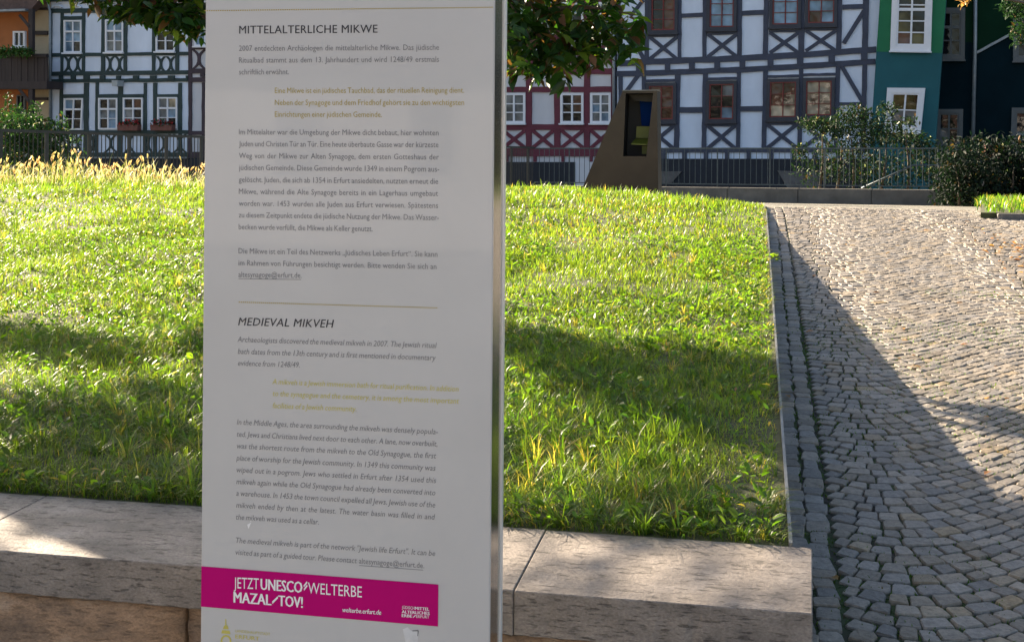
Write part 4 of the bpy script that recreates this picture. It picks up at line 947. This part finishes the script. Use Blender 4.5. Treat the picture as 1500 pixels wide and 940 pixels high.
hs.beam([(996, 157), (1029, 157)], 8.4, T); hs.beam([(1085, 156), (1118, 155.5)], 7.5, T); hs.beam([(1230, 150), (1265, 150)], 4.4, T)
hs.brace(1236, 64, 1266, 16, 6, T); hs.brace(1230, 92, 1264, 150, 6, T); hs.brace(922, 48, 944, 88, 6, T); hs.brace(943, 0, 924, 24, 5, T); hs.brace(937, 108, 918, 134, 6, T); hs.brace(911, 134, 940, 217, 5, T)
for x0, x1, y in ((946, 989, 117), (1037, 1080, 114), (1125, 1170.5, 110.5), (1177, 1224.6, 108)): hs.beam([(x0, y), (x1, y - 1)], 4, T)
RC = dict(frame='red_paint', fw=1.8, mw=1.1, casing='grey_casing', cw=4.6)
hs.window([(955.5, -30), (989.5, -30), (989, 44.5), (955, 45)], 2, [1, 1, 1, 1, 1], ['glass_dark', 'glass_warm'], lbl='open red framed window with a dark room behind', **RC)
for q, g_ in (([(1041, -30), (1076, -30), (1075.2, 40), (1040.2, 40.4)], ['glass_sky']), ([(1133, -32), (1170, -32), (1169.2, 36), (1132, 36.6)], ['glass_sky']), ([(1185, -34), (1223.4, -34), (1222, 34), (1184.2, 34.6)], ['glass_sky', 'glass_sky', 'glass_sky', 'glass_sky', 'glass_sky', 'glass_sky', 'glass_warm', 'glass_sky'])):
    hs.window(q, 2, [1.1, 1, 1, 1] if 1 else [1], g_, **RC)
hs.window([(951.5, 126.5), (987, 126), (986.5, 175), (951, 175.5)], 2, [1, 1, 1], ['glass_warm', 'glass_warm', 'glass_dark', 'glass_warm', 'glass_dark', 'glass_warm'], **RC)
hs.window([(1040, 123.6), (1075.6, 123), (1074.6, 174.5), (1039, 175)], 2, [1, 1, 1], ['glass_dark', 'glass_curtain', 'glass_dark', 'glass_dark', 'glass_dark', 'glass_sky'], **RC)
hs.window([(1128.6, 120.6), (1167, 120), (1166, 171.6), (1127.6, 172)], 2, [1, 1, 1], ['glass_warm', 'glass_warm', 'glass_warm', 'glass_cream', 'glass_cream', 'glass_cream'], **RC)
hs.window([(1181.6, 119), (1219, 118.4), (1218, 169), (1180.8, 169.4)], 2, [1, 1, 1], ['glass_cream'], **RC)
hs.beam([(903, 217), (1273.6, 216)], 6.8, T)
for x0 in (938, 969, 1000, 1031.5, 1062.5, 1094, 1127, 1160, 1192, 1225, 1257): hs.rect('joist_end', x0, 223.4, x0 + 6, 233, T, -.04, .07)
hs.rect('basement', 903, 232.6, 1273, 300, M['base_dark'], -.04, .09)
hs.poly('basement_stone', [(970, 251), (1000, 251), (985, 268), (970, 268)], M['stone_base'], .05, .14); hs.poly('basement_stone', [(1140, 250), (1200, 252), (1200, 285), (1160, 285)], M['stone_base'], .05, .14)

# --- green house -----------------------------------------------------------
hs = House('green_house', 1330, 'green and teal plastered house with white framed windows and a leaning front'); hs.off = .35
E = lambda y: 1289 - y * .068; E2 = lambda y: 1386 - y * .075
hs.body(E(300), E2(300), -170, M['teal_wall'], roofh=4, xt0=E(-170), xt1=E2(-170), depth=3, rx1=1350)
hs.poly('upper_wall', [(E(-170), -170), (E2(-170), -170), (E2(78), 78), (E(76), 76)], M['green_wall'], -.1, .005)
hs.window([(1316, -30), (1359, -30), (1356, 67.6), (1312.6, 67)], 2, [1, 1.1, .4, 1, 1, 1], ['glass_olive', 'glass_dark', 'glass_olive', 'glass_dark', 'glass_warm', 'glass_olive'], fw=2.6, mw=2.2, casing='white_paint', cw=8, transom=2)
hs.window([(1307, 136.4), (1347.4, 137), (1342.4, 187), (1303.4, 185)], 2, [1, 1], ['glass_olive', 'glass_olive', 'glass_curtain', 'glass_curtain'], fw=2.4, mw=2, casing='white_paint', cw=7.5)
# side wing of it, deep shade painted into its wall colours
hs2 = House('green_wing', 1440, 'green and teal building wing with deep shade put into its colours, at the right edge'); hs2.off = -1.2
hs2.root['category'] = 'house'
hs2.body(1370, 1700, -170, M['shaded_teal_wall'], roofh=4, depth=6)
hs2.poly('upper_wall', [(1370, -170), (1700, -170), (1700, 20), (1478, 52), (1429.5, 78), (1424, 62), (1370, 62)], M['shaded_green_wall'], -.1, .005)
hs2.brace(1431, 77.5, 1480, 51, 3.6, M['pipe'], .12, 'sloping_gutter')
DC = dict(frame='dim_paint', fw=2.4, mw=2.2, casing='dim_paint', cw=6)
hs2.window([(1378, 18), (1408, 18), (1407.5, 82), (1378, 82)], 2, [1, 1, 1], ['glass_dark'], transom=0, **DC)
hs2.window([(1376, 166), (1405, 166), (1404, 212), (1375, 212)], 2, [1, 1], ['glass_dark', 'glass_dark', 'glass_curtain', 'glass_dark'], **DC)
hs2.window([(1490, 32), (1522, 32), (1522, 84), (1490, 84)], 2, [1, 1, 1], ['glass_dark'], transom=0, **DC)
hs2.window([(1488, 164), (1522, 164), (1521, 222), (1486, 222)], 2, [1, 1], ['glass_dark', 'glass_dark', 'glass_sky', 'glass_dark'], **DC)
mb = MB(); mb.tube([fp(1430, -170, hs2.off) + FN * .12, fp(1428.6, 60, hs2.off) + FN * .12, fp(1424, 260, hs2.off) + FN * .12], [.06] * 3, 10); mb.build('downpipe', M['pipe'], hs2.root, smooth=True)

# --- orange house with balcony, far left -----------------------------------
hs = House('orange_house', 20, 'orange and cream house with a dark wooden balcony and tiled roof at the far left')
T = M['brown_timber']; hs.off = .1
hs.body(-170, 72, -140, M['cream'], roofh=3)
hs.off = .15
hs.rect('orange_wall', -168, 10, 41, 232, M['orange'], -.1, .0)
hs.off = .18
for y0_, y1_ in ((11.5, 15), (45.5, 51.5), (79, 83), (143, 147)): hs.rect('timber_beam', 48, y0_, 70, y1_, T, -.1, .03)
hs.window((20.5, 46, 38.2, 69.5), 2, [1], ['glass_dark'], fw=2.6, mw=1.5)
hs.window((26, 139.5, 38, 165), 2, [1], ['glass_dark'], frame='dim_paint', fw=1.5, mw=1)
hs.off = 1.1
hs.rect('balcony_post', 41.5, 13, 47.5, 82, T, -.15, 0); hs.rect('balcony_post', 41.5, 130, 47.5, 200, T, -.15, 0)
hs.brace(28, 22, 43, 40, 4, T, .0, 'balcony_brace'); hs.brace(28, 131, 43, 150, 4, T, .0, 'balcony_brace')
x = -60.0; k = 0
while x < 68:
    hs.rect('balcony_plank', x, 84 + .3 * random.random(), x + 4.5, 119, T, -.05, random.uniform(-.012, .012)); x += 4.8
hs.rect('balcony_rail', -60, 80.5, 69, 84, T, -.1, .06); hs.rect('balcony_beam', -60, 119, 69, 130.5, T, -.9, .03)
hs.poly('balcony_roof', [(-90, -60), (60, -60), (54, -2), (40, 13), (38, 15.5), (-90, 19)], M['tile'], -.6, -.2)
hs.poly('gutter', [(-90, 17), (39, 13.4), (39, 16.4), (-90, 20.5)], M['pipe'], -.3, .1)
mb = MB(); mb.tube([fp(69.3, -60, .2), fp(69.6, 4, .2), fp(73.2, 17, .2), fp(73.4, 250, .2)], [.055] * 4, 10); mb.build('downpipe', M['pipe'], hs.root, smooth=True)
def bush(name, label, cat, clusters, base, size, n_yel=0, stems=(), mm=SHRUB, group=None, trunk='stem', brown=.03, wr=(.35, .5)):
    c0 = clusters[0][0]; r_ = empty(name, (c0[0], c0[1], pz(min(c0[1], 31))), label, cat, group)
    P = []
    for (c, rr, n_) in clusters:
        d = rng.normal(0, 1, (n_, 3)); d /= np.linalg.norm(d, axis=1, keepdims=True); P.append(np.array(c)[None] + d * (rng.random((n_, 1)) ** .4) * np.array(rr))
    P = np.concatenate(P); n = len(P); c = gcols(n, base, .45); k = rng.random(n) < n_yel; c[k] = gcols(k.sum(), (.5, .5, .42), .2)
    k = rng.random(n) < brown; c[k] = gcols(k.sum(), (.12, .07, .03), .4)
    dv = rng.normal(0, 1, (n, 3)); dv[:, 2] -= .2; sz = rng.uniform(*size, n)
    me = leaves_mesh('foliage', P, dv, rng.normal(0, .5, (n, 3)) + np.array([0, 0, 1.0]), sz, sz * rng.uniform(*wr, n), c); link('foliage', me, mm, r_)
    mb = MB()
    for s_ in stems: mb.tube(s_[0], s_[1], 6)
    if stems: mb.build(trunk, M['bark'], r_, smooth=True)
    return r_
def cl(px, py, d, rx, rz, n_, ry=None): return (tuple(at(px, py, d)), (rx, ry or rx, rz), n_)
# balcony geraniums
bush('balcony_plants', 'green trailing plants along the orange house balcony rail', 'plants', [cl(x_, 74 + 3 * (i % 2), 50.2, .35, .16, 110) for i, x_ in enumerate((-4, 6, 15, 24, 33, 38))], (.05, .12, .03), (.10, .2), .04)

# ------------------------------------------------------------------ shrubs behind the railings
def stem(px, d, y0, y1, r_): 
    a = at(px, y0, d); b_ = at(px + random.uniform(-12, 12), y1, d); return ([tuple(a), tuple((a + b_) / 2 + Vector((.05, 0, 0))), tuple(b_)], [r_, r_ * .7, r_ * .2])
bush('broad_shrub', 'dense dark green shrub behind the railing in front of the orange house', 'shrub',
     [cl(8, 190, 23, .55, .40, 1200), cl(35, 205, 22.5, .55, .50, 1500), cl(60, 215, 23, .45, .5, 1100), cl(20, 170, 23.5, .35, .22, 380), cl(48, 182, 23, .25, .2, 300), cl(80, 205, 23, .22, .42, 420), cl(30, 240, 22.5, .9, .5, 1600), cl(92, 190, 23, .16, .30, 130), cl(104, 215, 23, .25, .25, 160), cl(12, 147, 23.5, .07, .15, 40), cl(52, 158, 23.5, .12, .12, 60)],
     (.030, .070, .022), (.05, .11), .03, [stem(x_, 23, 290, 175, .03) for x_ in (10, 30, 50, 70, 90)])
bush('elder_shrub', 'spreading green shrub behind the thin fence, in front of the grey timbered house', 'shrub',
     [cl(1215, 185, 29, .70, .22, 900), cl(1250, 168, 29, .45, .25, 550), cl(1190, 178, 29, .35, .12, 220), cl(1280, 190, 29, .65, .42, 1100), cl(1240, 210, 29, .8, .4, 780), cl(1195, 245, 29, .6, .45, 480), cl(1260, 248, 29, .9, .5, 840), cl(1320, 200, 29.3, .6, .25, 500), cl(1345, 215, 29.3, .5, .35, 600), cl(1310, 250, 29, .9, .5, 720), cl(1172, 222, 29, .22, .25, 160), cl(1300, 160, 29, .28, .2, 150), cl(1370, 245, 29, .5, .5, 700), cl(1330, 178, 29.2, .3, .14, 90)],
     (.020, .042, .020), (.05, .13), .03, [stem(x_, 29, 285, 190, .035) for x_ in (1200, 1225, 1250, 1290, 1330)])
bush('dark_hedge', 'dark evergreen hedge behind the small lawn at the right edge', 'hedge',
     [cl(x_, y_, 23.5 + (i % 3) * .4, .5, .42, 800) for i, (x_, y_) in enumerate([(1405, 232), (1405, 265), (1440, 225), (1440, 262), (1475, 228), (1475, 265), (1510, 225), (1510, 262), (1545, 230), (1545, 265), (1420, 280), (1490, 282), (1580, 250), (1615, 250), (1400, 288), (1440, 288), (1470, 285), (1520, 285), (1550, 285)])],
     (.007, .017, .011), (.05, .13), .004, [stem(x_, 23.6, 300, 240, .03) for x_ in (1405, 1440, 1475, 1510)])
bush('shade_tree', 'dark leafed tree reaching in at the top right corner', 'tree',
     [cl(1492, 8, 19, .30, .22, 420), cl(1496, 45, 19, .22, .17, 240), cl(1530, 0, 19, .5, .5, 900), cl(1488, 62, 19, .10, .05, 30), cl(1540, -80, 19, .9, .7, 1500), cl(1580, 60, 19, .5, .4, 500)],
     (.020, .050, .022), (.05, .10), 0, [([tuple(at(1600, 320, 19)), tuple(at(1590, 150, 19)), tuple(at(1560, 20, 19)), tuple(at(1540, -90, 19))], [.12, .1, .07, .03]), ([tuple(at(1585, 80, 19)), tuple(at(1530, 10, 19)), tuple(at(1410, -14, 14)), tuple(at(1414, -2, 11))], [.05, .03, .008, .003])], trunk='trunk')
# golden sunlit leaf tuft at the top
gd = bush('autumn_twig', 'small tuft of sunlit golden leaves hanging at the top edge above the dark wing', 'twig', [cl(1413, 3, 11, .05, .04, 26)], (.55, .33, .10), (.03, .06), 0, [([tuple(at(1414, -2, 11)), tuple(at(1413, 8, 11))], [.004, .002])], mm=STRAW, brown=.2)
# red crate by the wing
cr = at(1457, 214, 27); r_ = empty('planter', (cr.x, cr.y, cr.z - .3), 'small red brown planter showing above the dark hedge', 'planter')
mb = MB(); mb.box(cr.x - .18, cr.y, cr.z - .3, cr.x + .18, cr.y + .3, cr.z + .02); mb.build('planter_box', M['terracotta'], r_, bevel=.01)
mb = MB(); mb.box(cr.x - .2, cr.y - .02, cr.z + .022, cr.x + .2, cr.y + .32, cr.z + .05); mb.build('planter_rim', M['kerb'], r_, bevel=.005)

# ------------------------------------------------------------------ railings
def seg_bar(mb, p, q, w_):
    p = Vector(p); q = Vector(q); d = (q - p).normalized()
    u = Vector((0, 0, 1)) if abs(d.z) < .5 else Vector((1, 0, 0)); s_ = d.cross(u).normalized() * w_ / 2; u2 = s_.cross(d).normalized() * w_ / 2
    mb.prism([p - s_ - u2, p + s_ - u2, p + s_ + u2, p - s_ + u2], [q - s_ - u2, q + s_ - u2, q + s_ + u2, q - s_ + u2])
# left railing
A0 = at(0, 191, 17); A1 = at(782, 216.5, 29.5); A2 = (A1 - A0); extra = A0 - A2 * .12
rl = empty('railing', (A0.x, A0.y, A0.z - 1.1), 'dark steel railing with broad flat posts behind the left lawn crest', 'railing')
mb = MB(); seg_bar(mb, extra, A1, .04); mb.build('top_rail', M['fence'], rl)
mb = MB(); seg_bar(mb, extra - Vector((0, 0, .98)), A1 - Vector((0, 0, .98)), .03); mb.build('bottom_rail', M['fence'], rl)
Ln = A2.length; sp0 = .75; npost = int(Ln / sp0) + 3; dirA = A2.normalized(); nb = 0
for k in range(-2, npost):
    p = A0 + dirA * (k * sp0 + .01)
    if (p - A0).dot(dirA) > Ln: break
    mb = MB(); sd = dirA * .03; no = Vector((-dirA.y, dirA.x, 0)) * .012; T_ = Vector((0, 0, .02)); Bt = Vector((0, 0, 1.15))
    mb.prism([p - sd - no + Vector((0, 0, -.02)), p + sd - no + Vector((0, 0, -.02)), p + sd + no + Vector((0, 0, -.02)), p - sd + no + Vector((0, 0, -.02))], [p - sd - no - Bt, p + sd - no - Bt, p + sd + no - Bt, p - sd + no - Bt]); mb.build('post', M['fence'], rl)
    for j in range(1, 10):
        q = p + dirA * (sp0 * j / 10)
        if (q - A0).dot(dirA) > Ln: break
        mb = MB(); seg_bar(mb, q - Vector((0, 0, .02)), q - Vector((0, 0, .98)), .011); mb.build('bar', M['fence'], rl); nb += 1
# right fence
def fpt(px):   # top of the fence at pixel x
    d = 29.5 + (26 - 29.5) * (px - 782) / (1389 - 782); return at(px, 217.5, d)
f0, f1 = fpt(783), fpt(1389); fv = f1 - f0; dF = fv.normalized(); LF = fv.length
rf = empty('mesh_fence', (f0.x, f0.y, f0.z - 1.0), 'thin galvanised bar fence on a concrete plinth in front of the grey timbered house', 'fence')
HB = .86
mb = MB(); seg_bar(mb, f0, f1, .028); mb.build('top_rail', M['fence2'], rf)
mb = MB(); seg_bar(mb, f0 - Vector((0, 0, HB - .07)), f1 - Vector((0, 0, HB - .07)), .022); mb.build('bottom_rail', M['fence2'], rf)
xp = [834, 903, 976, 1051, 1128, 1208, 1289, 1374, 1388.5]; nn = int(LF / .122)
for px in xp:
    p = fpt(px); mb = MB(); seg_bar(mb, p, p - Vector((0, 0, HB)), .028); mb.build('post', M['fence2'], rf)
for k in range(1, nn):
    p = f0 + dF * (LF * k / nn); mb = MB(); seg_bar(mb, p - Vector((0, 0, .015)), p - Vector((0, 0, HB - .07)), .012); mb.build('bar', M['fence2'], rf)
# plinth below it
pl_ = empty('concrete_plinth', (f0.x, f0.y, f0.z - 1.1), 'long grey concrete plinth under the thin fence at the end of the path', 'plinth')
g0 = f0 + Vector((0, 0, -HB - .003)); g1 = at(1389.5, 278.5, 26); nrm_ = Vector((dF.y, -dF.x, 0))
nseg = 6
for k in range(nseg):
    a = g0.lerp(g1, k / nseg) + dF * .006; b_ = g0.lerp(g1, (k + 1) / nseg); mb = MB()
    o = nrm_ * .12
    mb.prism([a + o, b_ + o, b_ + o - Vector((0, 0, .6)), a + o - Vector((0, 0, .6))], [a - o, b_ - o, b_ - o - Vector((0, 0, .6)), a - o - Vector((0, 0, .6))]); mb.build('plinth_segment', M['concrete'], pl_, bevel=.01)
# descending handrail behind
hr = empty('handrail', tuple(at(1380, 270, 27)), 'low sloping steel handrail seen through the right end of the fence', 'handrail')
mb = MB(); mb.tube([tuple(at(1262, 276, 27)), tuple(at(1338, 242, 27)), tuple(at(1376, 242, 27)), tuple(at(1376, 278, 27))], [.02] * 4, 6); mb.build('tube', M['fence2'], hr, smooth=True)

# ------------------------------------------------------------------ bronze viewing box
VY = 17.3
def vp(px, py, dy=0): p = on_y(px, py, VY); return Vector((p.x, p.y + dy, p.z))
vb = empty('viewing_box', tuple(vp(915, 300)), 'dark bronze wedge shaped viewing box with a deep opening, standing behind the lawn crest', 'monument')
O = [(912.2, 133.6), (962.5, 133), (964.5, 300), (843, 300)]; I = [(916.5, 137), (957, 136.5), (946.5, 229), (912.8, 229)]
mb = MB()
for k in range(4):
    j = (k + 1) % 4; mb.prism([vp(*O[k]), vp(*O[j]), vp(*I[j]), vp(*I[k])], [vp(*O[k], .02), vp(*O[j], .02), vp(*I[j], .02), vp(*I[k], .02)])
mb.build('front_plate', M['bronze'], vb)
mb = MB(); D = .62
for k in range(4):
    j = (k + 1) % 4; mb.quad(vp(*O[k], .0205), vp(*O[j], .0205), vp(*O[j], D), vp(*O[k], D))
mb.quad(*[vp(*p, D) for p in O]); mb.build('side_plates', M['bronze_dark'], vb)
mb = MB()
for k in range(4):
    j = (k + 1) % 4; mb.quad(vp(*I[k], .0205), vp(*I[j], .0205), vp(*I[j], .5), vp(*I[k], .5))
mb.quad(*[vp(*p, .5) for p in I]); mb.build('recess_lining', M['black_void'], vb)
def inner(name, pts, m, d0, d1): mb = MB(); mb.prism([vp(*p, d0) for p in pts], [vp(*p, d1) for p in pts]); return mb.build(name, m, vb)
inner('blue_panel', [(933, 146), (954, 145), (953, 185), (936, 184)], M['blue_panel'], .40, .42)
inner('soffit_panel', [(918, 138), (955, 137.5), (953, 149), (926, 147)], M['bronze_dark'], .30, .32)
inner('lime_back', [(929.5, 185.2), (952, 185.2), (949.5, 202.5), (928.5, 202.5)], M['lime_panel'], .30, .33)
mb = MB(); mb.prism([vp(923.5, 210.5, .10), vp(948, 211.5, .10), vp(949.5, 203.2, .295), vp(928, 203.2, .295)], [vp(923.5, 212, .10), vp(948, 213, .10), vp(949.5, 204.4, .295), vp(928, 204.4, .295)]); mb.build('lime_shelf', M['lime_panel'], vb)
inner('lime_leg', [(938, 214), (947.5, 214), (946.5, 226), (938, 226)], M['lime_panel'], .24, .26)
mb = MB(); mb.prism([vp(911.5, 132.2, -.01), vp(966, 131.6, -.01), vp(966, 133, -.01), vp(911.5, 133.4, -.01)], [vp(911.5, 132.2, .64), vp(962.5, 131.6, .64), vp(962.5, 133, .64), vp(911.5, 133.4, .64)]); mb.build('top_plate', M['steel_edge'], vb)

# ------------------------------------------------------------------ small lawn at the right with kerb
kc = on_plane(1462, 320, Vector((0, 10.5, pz(10.5))), Vector((0, -.07, 1)))
slx = lambda Y: kc.x - .14 + (Y - kc.y) * .165
mb = MB(); yy = np.linspace(kc.y + .07, 18, 16)
for ya, yb in zip(yy, yy[1:]):
    mb.prism([(slx(ya), ya, pz(ya) - .05), (9, ya, pz(ya) - .05), (9, yb, pz(yb) - .05), (slx(yb), yb, pz(yb) - .05)], [(slx(ya), ya, pz(ya) + .055), (9, ya, pz(ya) + .055), (9, yb, pz(yb) + .055), (slx(yb), yb, pz(yb) + .055)])
mb.build('side_lawn', M['soil'], kind='structure')
ke = empty('kerb', (kc.x, kc.y, pz(kc.y)), 'dark low kerb along the front of the small lawn at the right', 'kerb')
for k in range(6):
    mb = MB(); mb.box(kc.x + k * 1.0, kc.y, pz(kc.y) - .1, kc.x + k * 1.0 + .994, kc.y + .07, pz(kc.y) + .055); mb.build('kerb_stone', M['kerb'], ke, bevel=.006)
n = 16000; X = rng.uniform(kc.x - .12, 7, n); Y = rng.uniform(kc.y + .07, 17.5, n)
k = (X - slx(Y)) * 5 + rng.random(n) * .9 > .6; X = X[k]; Y = Y[k]; n = len(X)
so_ = blades('side_lawn_grass', np.stack([X, Y, pzv(Y) + .055], -1), rng.uniform(.05, .15, n), rng.uniform(.006, .012, n), rng.uniform(.2, 1.2, n), gcols(n, (.08, .16, .02), .3, .1), GRASS)
tag(so_, 'bright grass of the small lawn at the right edge', 'grass')

# ------------------------------------------------------------------ house across the street, behind the viewpoint (seen only in the windows)
ch = empty('street_house', (0, -24, -1.15), 'cream plastered sunlit house across the street behind the viewpoint', 'house')
mb = MB(); mb.box(-26, -32, -1.15, 18, -24, 3.0); mb.build('wall', M['plaster_warm'], ch)
mb = MB(); mb.prism([(-26.5, -23.4, 2.9), (-26.5, -28, 5.4), (-26.5, -32.6, 2.9)], [(18.5, -23.4, 2.9), (18.5, -28, 5.4), (18.5, -32.6, 2.9)]); mb.build('roof', M['tile'], ch)
for k in range(13):
    for z_ in (0.4,):
        x_ = -24.5 + k * 3.3; mb = MB(); mb.box(x_, -24.02, z_, x_ + 1.2, -23.95, z_ + 1.9); wn = mb.build('window', M['white_paint'], ch)
        mb = MB(); mb.box(x_ + .1, -24, z_ + .1, x_ + 1.1, -23.93, z_ + 1.8); mb.build('pane', M['glass_dark'], wn)
